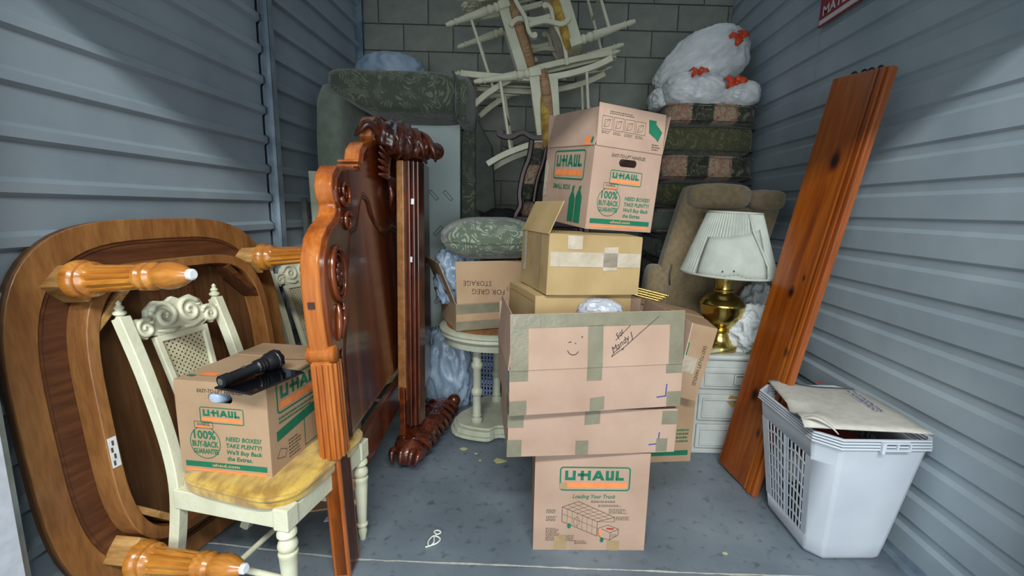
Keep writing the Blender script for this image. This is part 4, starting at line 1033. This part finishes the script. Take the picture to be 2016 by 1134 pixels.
# ------------------------------------------------------------------ round pedestal table with box, cushion, bags
pt = thing('pedestal_table', 'pale green painted round table with turned columns under the open box', 'table', (-.27, 2.86, 0))
q = MB(); q.lathe([(.30, .60), (.335, .606), (.345, .618), (.340, .634), (.35, .642), (.35, .652), (.34, .660)], None, 48); tt = obj('tabletop', q, M['creamold'], pt, 40)
q = MB(); q.lathe([(.305, .6605), (.305, .664)], None, 48); obj('wood_inlay', q, M['oakrim'], tt, True)
q = MB(); q.lathe([(.29, .555), (.315, .56), (.32, .60)], None, 40, cap=False); obj('apron', q, M['creamold'], pt, True)
prof = [(.030, .075), (.036, .085), (.036, .10), (.026, .11), (.026, .115), (.031, .125), (.026, .135), (.025, .25), (.034, .26), (.036, .275), (.034, .29), (.025, .30), (.026, .42), (.034, .43), (.036, .445), (.034, .455), (.027, .465), (.027, .54), (.034, .56)]
for cx, cy in ((-.09, -.19), (.16, -.13), (.0, .14)):
    q = MB(); q.lathe(prof, T(cx, cy, 0), 18); obj('column', q, M['creamold'], pt, 40)
ol = [(-.20, -.24), (-.02, -.30), (.05, -.25), (.18, -.26), (.26, -.12), (.22, .10), (.08, .24), (-.10, .22), (-.16, .05), (-.24, -.10)]
sm = [(v_.x, v_.y) for v_ in smoothpath([(x, y, 0) for x, y in ol], 4, True)]
q = MB(); q.poly(sm, .03, .062); q.poly([(x * 1.06, y * 1.06) for x, y in sm], .012, .032); q.poly([(x * .95, y * .95) for x, y in sm], 0, .012); q.poly([(x * .93, y * .93) for x, y in sm], .062, .078); obj('base_plinth', q, M['creamold'], pt, bevel=.004)

def cush_fn(p):
    x, y, z = p; r_ = max(abs(x), abs(y)); return Vector((x * (1 + .02 * sin(y * 6)), y, z * (1.05 - .55 * r_ ** 3)))
gc = thing('paisley_cushion', 'plump green paisley cushion lying on the open box flaps', 'cushion', (-.30, 2.87, 1.095), (R(2), R(-1), R(14)))
q = MB(); q.soft((0, 0, .105), (.60, .52, .235), 4.2, 14, fn=cush_fn); cu = obj('cushion_body', q, M['cush_green'], gc, 'all')
q = MB(); q.tube([(.298 * math.copysign(abs(cos(a)) ** .48, cos(a)), .258 * math.copysign(abs(sin(a)) ** .48, sin(a)), .098 + .006 * sin(5 * a)) for a in [2 * pi * k / 56 for k in range(56)]], .008, 8, True); obj('piping', q, M['sofa'], gc, 'all')
bag('plastic_bag', 'crumpled pale blue bag inside the open box on the round table', 'bag', (-.50, 2.90, .79), (.30, .30, .42), 'bagblue', 5, amp=.22, frq=3.2)
bag('plastic_bag', 'crumpled blue plastic bag slumped on the floor behind the footboard', 'bag', (-.62, 3.14, .0), (.36, .28, .64), 'bagblue', 11, amp=.16, frq=2.6)

# perforated basket leaning under the table
pb = thing('plastic_basket', 'blue-grey slotted plastic basket on the floor behind the round table column', 'basket', (-.375, 3.22, 0), (R(0), 0, R(-6)))
q = MB(); a, b_ = .125, .09
for z0_, z1_ in ((0, .03), (.46, .50)): q.ring(selli(a, b_, 6, 32), selli(a - .006, b_ - .006, 6, 32), z0_, z1_)
obj('rim', q, M['plastic_blue'], pb, True)['kind'] = 'stuff'
q = MB()
for (p0, p1) in (((-a, -b_), (a, -b_)), ((-a, b_), (-a, -b_)), ((a, -b_), (a, b_)), ((a, b_), (-a, b_))):
    p0, p1 = Vector(p0), Vector(p1); L_ = (p1 - p0).length; nn_ = int(L_ / .022); d = (p1 - p0).normalized()
    for k in range(1, nn_):
        c_ = p0 + d * L_ * k / nn_; q.box((0, 0, .245), (.009, .005, .44), T(c_.x * .97, c_.y * .97, 0) @ rot(math.atan2(d.y, d.x), 'Z'))
    for k in range(1, 14):
        c_ = (p0 + p1) / 2; q.box((0, 0, .03 + k * .0325), (L_ * .95, .005, .009 if k % 4 else .03), T(c_.x * .97, c_.y * .97, 0) @ rot(math.atan2(d.y, d.x), 'Z'))
obj('lattice_wall', q, M['plastic_blue'], pb)['kind'] = 'stuff'

# ------------------------------------------------------------------ right back corner: cushions, bags, recliner
zz = .475
stk = [('cush_olive', .18, .66, 'x'), ('cush_green', .17, .66, 'y'), ('sofaplain', .19, .67, 'plain green cushion just below the middle of the cushion stack'),
       ('cush_olive', .20, .68, 'olive paisley cushion right under the lower striped floral cushion'), ('floral', .175, .67, 'lower striped floral cushion, third from the top of the stack'),
       ('cush_olive', .205, .665, 'thick olive paisley cushion between the two striped floral cushions'), ('floral', .135, .64, 'upper striped floral cushion under the white bags')]
stk = [('cush_olive', .18, .50, 'narrow olive cushion lowest on the recliner seat'), ('cush_olive', .205, .50, 'second lowest olive cushion on the recliner seat under the stack')] + stk; stk[2] = ('cush_olive', .18, .62, 'third lowest olive cushion of the stack on the recliner'); stk[3] = ('cush_green', .185, .62, 'dark green paisley cushion fourth from the bottom of the cushion stack')
rg = random.Random(4)
sumh = sum(s[1] for s in stk)
for i, (mt, hh, wd, lb) in enumerate(stk):
    hh *= (2.13 - zz) / sumh if i == 0 else 1
for i, (mt, hh, wd, lb) in enumerate(stk):
    cxx = (1.11 if i < 2 else 1.155) + rg.uniform(-.012, .012)
    t = thing('seat_cushion', lb, 'cushion', (cxx, 3.62 + rg.uniform(-.01, .01), zz), (0, 0, rg.uniform(-.02, .02)), 'stacked seat cushions')
    q = MB(); q.soft((0, 0, hh / 2), (wd, .58, hh * 1.02), 6.5, 9, fn=lambda p: Vector((p[0] * (1 + .01 * p[1]), p[1], p[2] * (1.04 - .10 * max(abs(p[0]), abs(p[1])) ** 4)))); obj('cushion_body', q, M[mt], t, 'all')
    q = MB()
    for z_ in (.14, .88): q.tube([(wd * .5 * math.copysign(abs(cos(a)) ** .3, cos(a)), .30 * math.copysign(abs(sin(a)) ** .3, sin(a)), hh * z_) for a in [2 * pi * k / 48 for k in range(48)]], .006, 6, True)
    obj('piping', q, M['skirt' if 'olive' in mt or 'green' in mt else 'floral'], t, 'all')['kind'] = 'stuff'
    zz += hh
print('stack top', zz)

def tiebow(parent, loc, s, nrm):
    n_ = Vector(nrm).normalized(); r_ = n_.cross(Vector((0, 0, 1))).normalized(); u_ = r_.cross(n_)
    q = MB(); F = frame(Vector(loc), r_, u_, n_)
    for a, ln in ((R(20), 1.0), (R(160), .85), (R(-30), .8), (R(105), .6)):
        d = Vector((cos(a), sin(a), 0)); p_ = Vector((-sin(a), cos(a), 0))
        q.tube([Vector((0, 0, .01)), d * s * ln * .35 + Vector((0, 0, .03)), d * s * ln * .75 + p_ * s * .1 + Vector((0, 0, .03)), d * s * ln + Vector((0, 0, .008))], [s * .10, s * .22, s * .26, s * .10], 8, M=F, flat=.25, up=(0, 0, 1))
    q.soft((0, 0, .012), (s * .35, s * .35, s * .3), 2, 5, F)
    return obj('drawstring', q, M['tie'], parent, 'all')
def trash(label, loc, dims, seed, rt, tiepos, tien, s, topv, taper=0):
    t = thing('trash_bag', label, 'bag', loc, rt, 'white trash bags')
    def fn(p):
        x, y, z = p; k_ = 1 + .05 * (ridged((x * 1.2 + seed, y * 1.2, z), 1.8) - .5) + .035 * (ridged((x * 2 + seed, y * 2, z * 2), 3.4) - .5)
        d_ = (Vector((x, y, z)) - Vector(topv)).length
        if d_ < 1.0:
            n_ = Vector(topv).normalized(); a_ = Vector((x, y, z)) - n_ * n_.dot(Vector((x, y, z))); ang = math.atan2(a_.z, a_.x)
            k_ += .045 * (1 - d_) * sin(ang * 15) - .10 * max(0, .3 - d_)
        tp = 1 + taper * min(0, x) ** 2 * -1; return Vector((x * k_ * (1.12 if taper and x < -.6 else 1), y * k_ * tp, z * k_ * tp))
    q = MB(); q.soft((0, 0, 0), dims, 2.5, 24, fn=fn); obj('bag_body', q, M['bagwhite'], t, 'all')
    tiebow(t, tiepos, s, tien); return t
t = trash('big white trash bag with an orange tie on top of the cushion stack', (1.14, 3.60, 2.455), (.66, .46, .42), 2, (0, R(-25), 0), (.215, -.185, .02), (.4, -.85, .2), .095, (.6, -.6, .2), .55)
trash('low white trash bag with an orange tie, left of the two on the top cushion', (1.05, 3.43, 2.215), (.44, .34, .25), 9, (0, 0, 0), (-.02, -.155, .075), (-.1, -.8, .55), .075, (0, -.7, .5))
trash('small white trash bag with an orange tie at the right edge of the top cushion', (1.345, 3.42, 2.195), (.28, .34, .19), 5, (0, 0, 0), (-.075, -.165, .04), (-.2, -.9, .25), .085, (-.3, -.7, .3))
bag('trash_bag', 'limp end of white plastic hanging left of the cushion stack top', 'bag', (.84, 3.55, 2.12), (.16, .26, .16), 'bagwhite', 21, amp=.12)

rc = thing('recliner', 'tan corduroy recliner turned away, its high back behind the brass lamp', 'recliner', (0, 0, 0))
ol = [(.79, .50), (.775, .70), (.765, .95), (.775, 1.07), (.81, 1.25), (.865, 1.50), (.90, 1.545), (1.0, 1.56), (1.09, 1.565), (1.20, 1.55), (1.25, 1.525), (1.33, 1.535), (1.42, 1.525), (1.455, 1.50), (1.455, 1.44), (1.42, 1.20), (1.39, .95), (1.375, .70), (1.37, .50)]
RM = T(0, 3.02, 0) @ Matrix.Shear('XY', 4, (0, 0)) @ rot(pi / 2, 'X')
def lean(p): x, y, z = p; return (x, y - .14 * max(0, z - .5), z)
q = MB(); q.poly([(v_.x, v_.y) for v_ in smoothpath([(x, z, 0) for x, z in ol], 3, True)], -.09, .05, RM); q.v = [lean(p) for p in q.v]; bk = obj('backrest', q, M['recliner'], rc, 40, .035)
q = MB(); q.soft((1.06, 2.965, 1.485), (.37, .13, .15), 3.5, 8); q.soft((1.345, 2.965, 1.47), (.21, .13, .12), 3.5, 8); q.v = [lean(p) for p in q.v]; obj('head_roll', q, M['recliner'], bk, 'all')['kind'] = 'stuff'
q = MB(); q.tube([lean(p) for p in [(.93, 2.965, 1.43), (1.1, 2.964, 1.44), (1.38, 2.965, 1.42)]], .005, 6); q.tube([lean(p) for p in [(.83, 2.965, .93), (.822, 2.965, 1.0), (.83, 2.965, 1.06)]], .006, 6); obj('back_seam', q, M['skirt'], bk, 'all')['kind'] = 'stuff'
q = MB(); q.soft((1.12, 3.46, .37), (.52, .84, .20), 6, 8); obj('seat', q, M['recliner'], rc, 'all')
for x_ in (.795, 1.425):
    q = MB(); q.soft((x_, 3.40, .38), (.12, .80, .56), 5, 8); obj('armrest', q, M['recliner'], rc, 'all')
q = MB(); q.box((1.11, 3.42, .14), (.60, .76, .26)); obj('base', q, M['recliner'], rc, bevel=.02)
q = MB(); q.soft((.75, 2.98, .80), (.14, .20, .50), 4, 8); obj('side_wing', q, M['recliner'], rc, 'all')

# ------------------------------------------------------------------ white cabinet, lamp, linen
cb = thing('cabinet', 'low chipped white cabinet with drawers under the brass lamp', 'cabinet', (1.13, 2.665, 0))
cw, cd, chh = .46, .33, .575
q = MB(); q.box((0, 0, chh / 2), (cw, cd, chh)); bd = obj('cabinet_body', q, M['white_paint'], cb, bevel=.012)
q = MB(); q.box((0, -.005, chh + .014), (cw + .03, cd + .03, .03)); obj('cabinet_top', q, M['white_paint'], cb, bevel=.012)
for z0_, hh in ((.405, .125), (.215, .155), (.045, .145)):
    q = MB(); z = z0_ + hh / 2; y = -cd / 2
    q.box((0, y - .008, z), (cw - .05, .016, hh)); dr = obj('drawer', q, M['white_paint'], cb, bevel=.006)
    q = MB(); o_ = [(-cw / 2 + .045, -hh / 2 + .02), (cw / 2 - .045, -hh / 2 + .02), (cw / 2 - .045, hh / 2 - .02), (-cw / 2 + .045, hh / 2 - .02)]; i_ = [(x * .94, yy * .82) for x, yy in o_]
    q.ring(o_, i_, 0, .008, T(0, y - .016, z) @ rot(pi / 2, 'X')); obj('drawer_moulding', q, M['white_paint'], dr, bevel=.003)
    q = MB(); q.ring([(-.05, -.03), (.07, -.03), (.07, .03), (-.05, .03)], [(-.04, -.02), (.06, -.02), (.06, .022), (-.04, .022)], .0, .016, T(.03, y - .016, z) @ rot(pi / 2, 'X')); obj('pull', q, M['white_paint'], dr, bevel=.003) if z0_ > .3 else None
q = MB(); q.poly([(-.03, 0), (.01, -.035), (.045, -.01), (.05, .03), (-.01, .035)], 0, .0015, T(-.02, -cd / 2 - .0175, .335) @ rot(pi / 2, 'X')); obj('worn_patch', q, M['stain'], cb)

lp = thing('table_lamp', 'polished brass table lamp with a torn pleated ivory shade', 'lamp', (1.062, 2.62, .605))
prof = [(.085, 0), (.100, .004), (.102, .018), (.098, .028), (.080, .040), (.066, .060), (.056, .085), (.052, .100), (.060, .108), (.062, .118), (.054, .126), (.060, .135), (.085, .160), (.108, .195), (.120, .230), (.124, .258), (.127, .262), (.127, .270), (.122, .276), (.112, .294), (.092, .312), (.066, .326), (.052, .336), (.056, .342), (.056, .350), (.049, .356), (.047, .40), (.053, .408), (.053, .418), (.046, .424), (.02, .428)]
q = MB(); q.lathe(prof, None, 48); obj('lamp_base', q, M['brass'], lp, 40)
q = MB(); q.lathe([(.010, .42), (.010, .76), (.016, .765), (.008, .79)], None, 12); obj('stem', q, M['brass'], lp, True)
def pleat(r0_, z0_, r1, z1, n=180, dp=.0032, a0=0, a1=2 * pi, tilt=0, out=0):
    q = MB(); vs, fs = [], []
    cl = abs(a1 - a0 - 2 * pi) < 1e-6; m_ = n if cl else n + 1
    for j in range(7):
        f_ = j / 6; r_ = r0_ + (r1 - r0_) * f_ + out
        for i in range(m_):
            a = a0 + (a1 - a0) * i / n; rr = r_ + dp * (1 if i % 2 else -1)
            vs.append((rr * cos(a), rr * sin(a), z0_ + (z1 - z0_) * f_))
    for j in range(6):
        for i in range(n): k_ = (i + 1) % m_; fs.append((j * m_ + i, j * m_ + k_, j * m_ + m_ + k_, j * m_ + m_ + i))
    return q.add(vs, fs)
shp = Matrix.Rotation(R(1.5), 4, 'Y')
q = pleat(.258, .445, .143, .785, 150); sh = obj('shade', q, M['shade'], lp); sh.matrix_basis = shp
sm_ = sh.modifiers.new('thickness', 'SOLIDIFY'); sm_.thickness = .002
q = MB(); q.tube([(.258 * cos(a), .258 * sin(a), .445) for a in [2 * pi * k / 64 for k in range(64)]], .007, 8, True); obj('shade_trim', q, M['shade'], sh, 'all')
q = MB(); q.tube([(.143 * cos(a), .143 * sin(a), .785) for a in [2 * pi * k / 64 for k in range(64)]], .006, 8, True); obj('shade_trim', q, M['shade'], sh, 'all')
# torn outer lining: smooth loose sheet sagging in front
def coneat(a, f_, out): r_ = .258 + (.143 - .258) * f_ + out; return (r_ * cos(a), r_ * sin(a), .445 + .34 * f_)
q = MB(); vs, fs = [], []
na = 16; nf = 8
for i in range(na + 1):
    a = R(-150 + 86 * i / na); top_ = .60 + .16 * (i / na) ** 2; bot = .02 + .05 * max(0, 1 - abs(i / na - .55) * 6)
    for j in range(nf + 1):
        f_ = bot + (top_ - bot) * j / nf; vs.append(coneat(a, f_, .004 + .004 * sin(pi * j / nf) + .002 * sin(i * .9)))
for i in range(na):
    for j in range(nf): fs.append((i * (nf + 1) + j, (i + 1) * (nf + 1) + j, (i + 1) * (nf + 1) + j + 1, i * (nf + 1) + j + 1))
o = obj('torn_lining', q.add(vs, fs), M['shade'], sh, 'all'); sm_ = o.modifiers.new('thickness', 'SOLIDIFY'); sm_.thickness = .0015
q = MB(); q.tube([coneat(R(-85), .98, .006), coneat(R(-80), .72, .014), coneat(R(-68), .38, .018), coneat(R(-62), .20, .014), coneat(R(-64), .06, .010)], [.003, .007, .008, .006, .003], 7); obj('torn_edge', q, M['shade'], sh, 'all')
q = MB(); q.lathe([(.004, 0), (.004, .004)], Matrix.Translation(coneat(R(-118), .1, .014)) @ rot(pi / 2, 'X'), 8); q.lathe([(.004, 0), (.004, .004)], Matrix.Translation(coneat(R(-106), .12, .014)) @ rot(pi / 2, 'X'), 8); obj('hole', q, M['hook'], sh)['kind'] = 'stuff'
q = MB(); q.box((0, 0, .0), (.12, .13, .02)); o = obj('paper_pad', q, M['scrap'], None, bevel=.004); o.location = (.965, 2.565, .618); o.rotation_euler = (0, R(-4), R(20)); tag(o, 'yellowish paper pad under the edge of the brass lamp', 'pad')
o = bag('linen_bundle', 'heap of white linen beside the brass lamp on the cabinet', 'linen', (1.25, 2.655, .605), (.30, .30, .30), 'linen', 31, amp=.24, frq=2.2, n=28)
o = bag('linen_bundle', 'smaller fold of white linen between the lamp and the leaning plank', 'linen', (1.335, 2.76, .605), (.22, .24, .42), 'linen', 37, amp=.20, frq=2.4, n=26)

# ------------------------------------------------------------------ leaning plank
f_ = frame
pk = thing('wooden_plank', 'long stained pine plank with knots leaning against the right wall', 'plank', (1.069, 2.245, .013), (-.147, .075, -1.358))
pw, pl_, pth = .285, 2.02, .03
q = MB(); q.box((0, 0, pl_ / 2), (pw, pth, pl_)); obj('board', q, M['plank'], pk, bevel=.003)
q = MB(); q.box((pw / 2 - .018, -pth / 2 - .005, pl_ / 2), (.02, .010, pl_ - .002)); q.box((pw / 2 - .052, -pth / 2 - .003, pl_ / 2), (.014, .006, pl_ - .002)); obj('edge_moulding', q, M['plank'], pk, bevel=.003)
q = MB(); q.box((pw / 2 + .007, .0, pl_ / 2), (.014, .034, pl_)); obj('edge_strip', q, M['plank_edge'], pk, bevel=.003)
for x in (-.055, -.005, .03, .075):
    q = MB(); q.tube(smoothpath([(x, .0, pl_ - .02), (x, 0, pl_ + .006), (x + .012, 0, pl_ + .014), (x + .026, 0, pl_ + .006)], 4), .0045, 7); obj('hook', q, M['hook'], pk, 'all')
for x in (-.02, .06):
    q = MB(); q.tube([(x, 0, .01), (x + .02, 0, -.008), (x + .045, 0, -.006)], .004, 6); obj('hook', q, M['hook'], pk, 'all')

# ------------------------------------------------------------------ laundry hamper
hp = thing('laundry_hamper', 'white plastic laundry hamper with a lattice side by the right wall', 'hamper', (1.272, 1.865, 0), (0, 0, R(2)))
def hout(k, s=0.0):     # chamfered rectangle growing with height, k = 0..1
    a = .150 + .062 * k - s; b_ = .195 + .075 * k - s; c_ = .050 + .02 * k
    return [(-a + c_, -b_), (a - c_ * .4, -b_), (a, -b_ + c_ * .4), (a, b_ - c_ * .4), (a - c_ * .4, b_), (-a + c_, b_), (-a, b_ - c_), (-a, -b_ + c_)]
HH = .565
def loft(levels, skip=()):
    q = MB(); vs, fs = [], []; n = 8
    for z, o_ in levels: vs += [(x, y, z) for x, y in o_]
    for j in range(len(levels) - 1):
        for i in range(n):
            if (j, i) in skip: continue
            k_ = (i + 1) % n; fs.append((j * n + i, j * n + k_, j * n + n + k_, j * n + n + i))
    return q, vs, fs
lv = [(0.0, hout(-.08, .012)), (.028, hout(.0)), (.09, hout(.13)), (.455, hout(.80)), (HH - .045, hout(.93)), (HH - .03, hout(1.0))]
q, vs, fs = loft(lv, skip={(2, 6), (2, 2)})
n_ = 8
fs.append(tuple(range(n_ - 1, -1, -1)))
q.add(vs, fs); o = obj('bin_wall', q, M['plastic'], hp, 40, .010); sm_ = o.modifiers.new('thickness', 'SOLIDIFY'); sm_.thickness = .004; sm_.offset = -1
# lattice sides
for side in (6, 2):
    lo, hi = hout(.13), hout(.80); p00, p10 = Vector(lo[side]).to_3d(), Vector(lo[(side + 1) % 8]).to_3d(); p01, p11 = Vector(hi[side]).to_3d(), Vector(hi[(side + 1) % 8]).to_3d()
    p00.z = p10.z = .09; p01.z = p11.z = .455
    def PP(u, v): return p00 * (1 - u) * (1 - v) + p10 * u * (1 - v) + p01 * (1 - u) * v + p11 * u * v
    q = MB(); nb_ = 11
    # solid margins
    for (u0_, u1_, v0_, v1_) in ((0, .10, 0, 1), (.90, 1, 0, 1), (.485, .535, 0, 1)):
        a_, b1, c1, d1 = PP(u0_, v0_), PP(u1_, v0_), PP(u1_, v1_), PP(u0_, v1_); nr = (b1 - a_).cross(d1 - a_).normalized() * .004
        q.hexa([a_ - nr, b1 - nr, c1 - nr, d1 - nr, a_, b1, c1, d1])
    for k in range(nb_):
        u_ = .10 + .80 * (k + .5) / nb_; q.sweep([PP(u_, v_ / 6) for v_ in range(7)], .007, .003, (PP(1, .5) - PP(0, .5)).normalized())
    for k in range(6):
        for uu0, uu1 in ((.10, .49), (.53, .90)):
            v_ = .10 + k * .155; q.sweep(smoothpath([PP(uu0, v_ + .02 * sin(k)), PP((uu0 + uu1) / 2, v_ + .035), PP(uu1, v_ - .01)], 4), .003, .007, (PP(1, .5) - PP(0, .5)).cross(Vector((0, 0, 1))).normalized())
    obj('lattice_panel', q, M['plastic'], hp)['kind'] = 'stuff'
for k in range(4):
    z = HH - .030 + k * .011; q = MB(); q.ring(hout(1.03, -.006 + .001 * k), hout(.97, .004), z, z + .007); obj('rim', q, M['plastic'], hp, bevel=.002)
q = MB(); fy = -hout(1.0)[0][1]
o_ = [(-.05, -.017), (.05, -.017), (.05, .017), (-.05, .017)]; i_ = [(-.045, -.011), (.045, -.011), (.045, .011), (-.045, .011)]
q.ring(o_, i_, 0, .014, T(.055, -fy - .004, HH - .012) @ rot(pi / 2, 'X')); q.box((.055, -fy - .011, HH - .012), (.006, .014, .024)); q.box((.0, -fy - .012, HH - .018), (.012, .016, .042)); obj('handle', q, M['plastic'], hp, bevel=.002)['kind'] = 'stuff'
bag('cloth_bundle', 'pale clothes in the middle of the hamper, seen through its lattice', 'laundry', (1.20, 1.90, .19), (.10, .20, .17), 'linen', 44, amp=.16)
bag('cloth_bundle', 'black cloth filling added low in the hamper to darken its lattice slots', 'laundry', (1.285, 1.865, .012), (.27, .36, .42), 'black', 47, amp=.10)  # added filling; its black stands in for shade behind the slots
q = MB(); q.soft((0, 0, 0), (.25, .33, .11), 4, 8); o = obj('folded_cloth', q, M['redink'], None, 'all'); o.location = (1.285, 1.865, .41); tag(o, 'dark red folded cloth in the top of the hamper', 'cloth')
# mailer lid on the hamper
ml = thing('cardboard_mailer', 'worn off-white cardboard mailer laid over the hamper top', 'mailer', (1.265, 1.845, .585), (R(-2), R(-3), R(-9)))
q = MB(); vs, fs = [], []
nx_, ny_ = 10, 12
for j in range(ny_ + 1):
    for i in range(nx_ + 1):
        u_, v_ = i / nx_, j / ny_
        x = -.215 + .43 * u_ + (.03 * v_ if i == 0 else 0); y = -.255 + .53 * v_
        z = .010 + .030 * math.exp(-((u_ - .1) / .3) ** 2) * (v_) + .012 * sin(3 * v_ + 1) - .02 * max(0, u_ - .8)
        if u_ < .25 and v_ < .35: z += .02 * sin(v_ * 14)
        vs.append((x, y, z))
for j in range(ny_):
    for i in range(nx_): k_ = j * (nx_ + 1) + i; fs.append((k_, k_ + 1, k_ + nx_ + 2, k_ + nx_ + 1))
o = obj('mailer_sheet', q.add(vs, fs), M['kraftw'], ml, 'all'); sm_ = o.modifiers.new('thickness', 'SOLIDIFY'); sm_.thickness = .005
q = MB(); q.tube(smoothpath([(-.205, -.20, .03), (-.175, -.235, .05), (-.13, -.25, .03), (-.10, -.262, .0)], 5), [.012, .016, .018, .018, .018, .018, .018, .018, .018, .018, .016, .014, .012, .010, .008, .006], 8, flat=.3); obj('torn_curl', q, M['kraftw'], ml, 'all')
q = MB(); q.sweep([(-.18 + .36 * k / 10, -.10 + .40 * k / 10 * .1 , .028) for k in range(3)], .002, .001, (0, 0, 1)) if False else None
q = MB(); q.poly([(-.02, 0), (-.005, .006), (0, .02), (.008, .004), (.02, .002), (.004, -.008)], 0, .001, T(.03, .225, .036)); obj('red_mark', q, M['redink'], ml)
q = MB(); rg = random.Random(9)
for k in range(2):
    for j in range(22): q.box((.12 + .02 * k + rg.uniform(-.004, .004), .16 - j * .011, .0255 - .0006 * j * 0), (.004 + rg.uniform(0, .006), .005, .001))
obj('faint_handwriting', q, M['blueink'], ml)['kind'] = 'stuff'

# ------------------------------------------------------------------ tablet and flashlight
tb = thing('tablet', 'black tablet lying face up on the moving box under the flashlight', 'tablet', (-.878, 1.403, .8145), (0, 0, R(73)))
q = MB(); q.box((0, 0, .004), (.205, .145, .007)); obj('tablet_body', q, M['blackplastic'], tb, bevel=.003)
q = MB(); q.box((0, 0, .0078), (.197, .137, .0008)); obj('screen', q, M['glass'], tb)
FL0, FL1 = Vector((-.948, 1.318, .8425)), Vector((-.887, 1.50, .853))
dz = (FL1 - FL0).normalized(); xx = dz.cross(Vector((0, 0, 1))).normalized(); yy = dz.cross(xx)
fl_ = thing('flashlight', 'black ribbed flashlight lying on the tablet', 'flashlight', M=frame(FL0, xx * 1.05, yy * 1.05, dz * .9))
q = MB(); q.lathe([(.014, -.002), (.0185, 0), (.0185, .028), (.0165, .030)], None, 24); tc_ = obj('tail_cap', q, M['blackplastic'], fl_, 40)
q = MB(); q.lathe([(.010, -.003), (.010, -.001)], None, 16); obj('tail_button', q, M['skirt'], tc_)
q = MB(); q.lathe([(.0165, .030), (.0165, .125), (.019, .130)], None, 24, (12, .0015, .035, .12)); obj('grip', q, M['blackplastic'], fl_, 30)
q = MB(); pr = [(.019, .130)]
for k in range(3): pr += [(.022, .134 + k * .012), (.022, .141 + k * .012), (.018, .143 + k * .012)]
pr += [(.024, .170), (.030, .185), (.030, .205)]; q.lathe(pr, None, 24); hd = obj('head', q, M['blackplastic'], fl_, 30)
q = MB(); q.lathe([(.030, .203), (.0325, .206), (.0325, .224), (.029, .226), (.027, .215)], None, 32, (8, .004, .22, .23)); obj('bezel', q, M['blackplastic'], hd, 30)
q = MB(); q.box((0, -.0175, .085), (.008, .003, .014)); obj('switch', q, M['skirt'], fl_)

# ------------------------------------------------------------------ odds and ends
fr = thing('brass_frame', 'folded brass rods lying on the slanting moving box behind the stack', 'frame', (.545, 2.41, .925), (0, R(11), R(-18)))
for k in range(4):
    q = MB(); q.tube([(-.09 + .012 * k, .0, .012 + .013 * k), (.09 + .012 * k, .02, .012 + .013 * k)], .006, 10); rd = obj('rod', q, M['brass'], fr, True)
    q = MB()
    for x in (-.092, .092): q.soft((x + .012 * k, .0 if x < 0 else .02, .012 + .013 * k), (.016, .016, .014), 2, 4)
    obj('rod_tip', q, M['brass'], rd, 'all')
bag('clear_bag', 'clear plastic bag bulging over the smiling flap beside the red-lettered box', 'bag', (.235, 1.725, .955), (.17, .11, .11), 'clear', 15, amp=.12)
sg = thing('wall_sign', 'red and white warning sign high on the right wall', 'sign', (1.497, 2.52, 2.62), (0, 0, 0))
q = MB(); q.box((-.002, 0, 0), (.004, .46, .44)); obj('sign_plate', q, M['red'], sg)
P = Print(frame((-.0046, 0, 0), (0, -1, 0), (0, 0, 1), (-1, 0, 0)))
P.rect('white', -.225, -.21, .225, -.185); P.text('white', 'MATERIALS', 0, -.145, .045, .40, bold=.025)
P.done(sg, INK, INKN)
ws = MB(); ws.tube(smoothpath([(-.03, -.05, .004), (.01, -.03, .006), (.02, .0, .005), (-.01, .01, .009), (-.025, -.02, .006), (-.015, -.045, .005), (.0, -.03, .010), (-.005, .01, .008), (.015, .035, .006), (.0, .05, .005), (-.015, .04, .006), (.0, .02, .009)], 5), .0032, 6)
o = obj('string', ws, M['string'], None, 'all'); o.location = (-.405, 1.735, 0); tag(o, 'knotted white string lying on the concrete floor', 'string')
for k, (x, y, s, lb) in enumerate(((-.41, 2.48, .022, 'yellowed paper scrap nearest the table plinth on the floor'), (-.33, 2.43, .012, 'tiny yellowed scrap in the middle of the floor scraps'), (-.19, 2.36, .034, 'largest yellowed paper scrap beside the bottom moving box'), (-.30, 2.36, .011, 'tiny yellowed scrap nearest the camera of the floor scraps'), (.80, 1.70, .012, 'small pale yellow crumb on the floor right of the stack'), (-.905, 1.84, .02, 'white paper scrap on the floor under the yellow-seated chair'))):
    rg = random.Random(k); pl2 = [(s * rg.uniform(.6, 1.2) * cos(a), s * rg.uniform(.5, 1.1) * sin(a)) for a in [2 * pi * j / 6 for j in range(6)]]
    q = MB(); q.poly(pl2, .001, .003); o = obj('paper_scrap', q, M['scrap' if k < 5 else 'tagw'], None); o.location = (x, y, 0); tag(o, lb, 'scrap', 'scraps on the floor')
q = MB(); q.box((0, 0, .004), (.32, .26, .007)); o = obj('cardboard_sheet', q, M['kraft'], None, bevel=.001); o.location = (-.98, 2.03, 0); o.rotation_euler = (0, 0, .3); tag(o, 'flat piece of cardboard on the floor under the yellow-seated chair', 'cardboard')
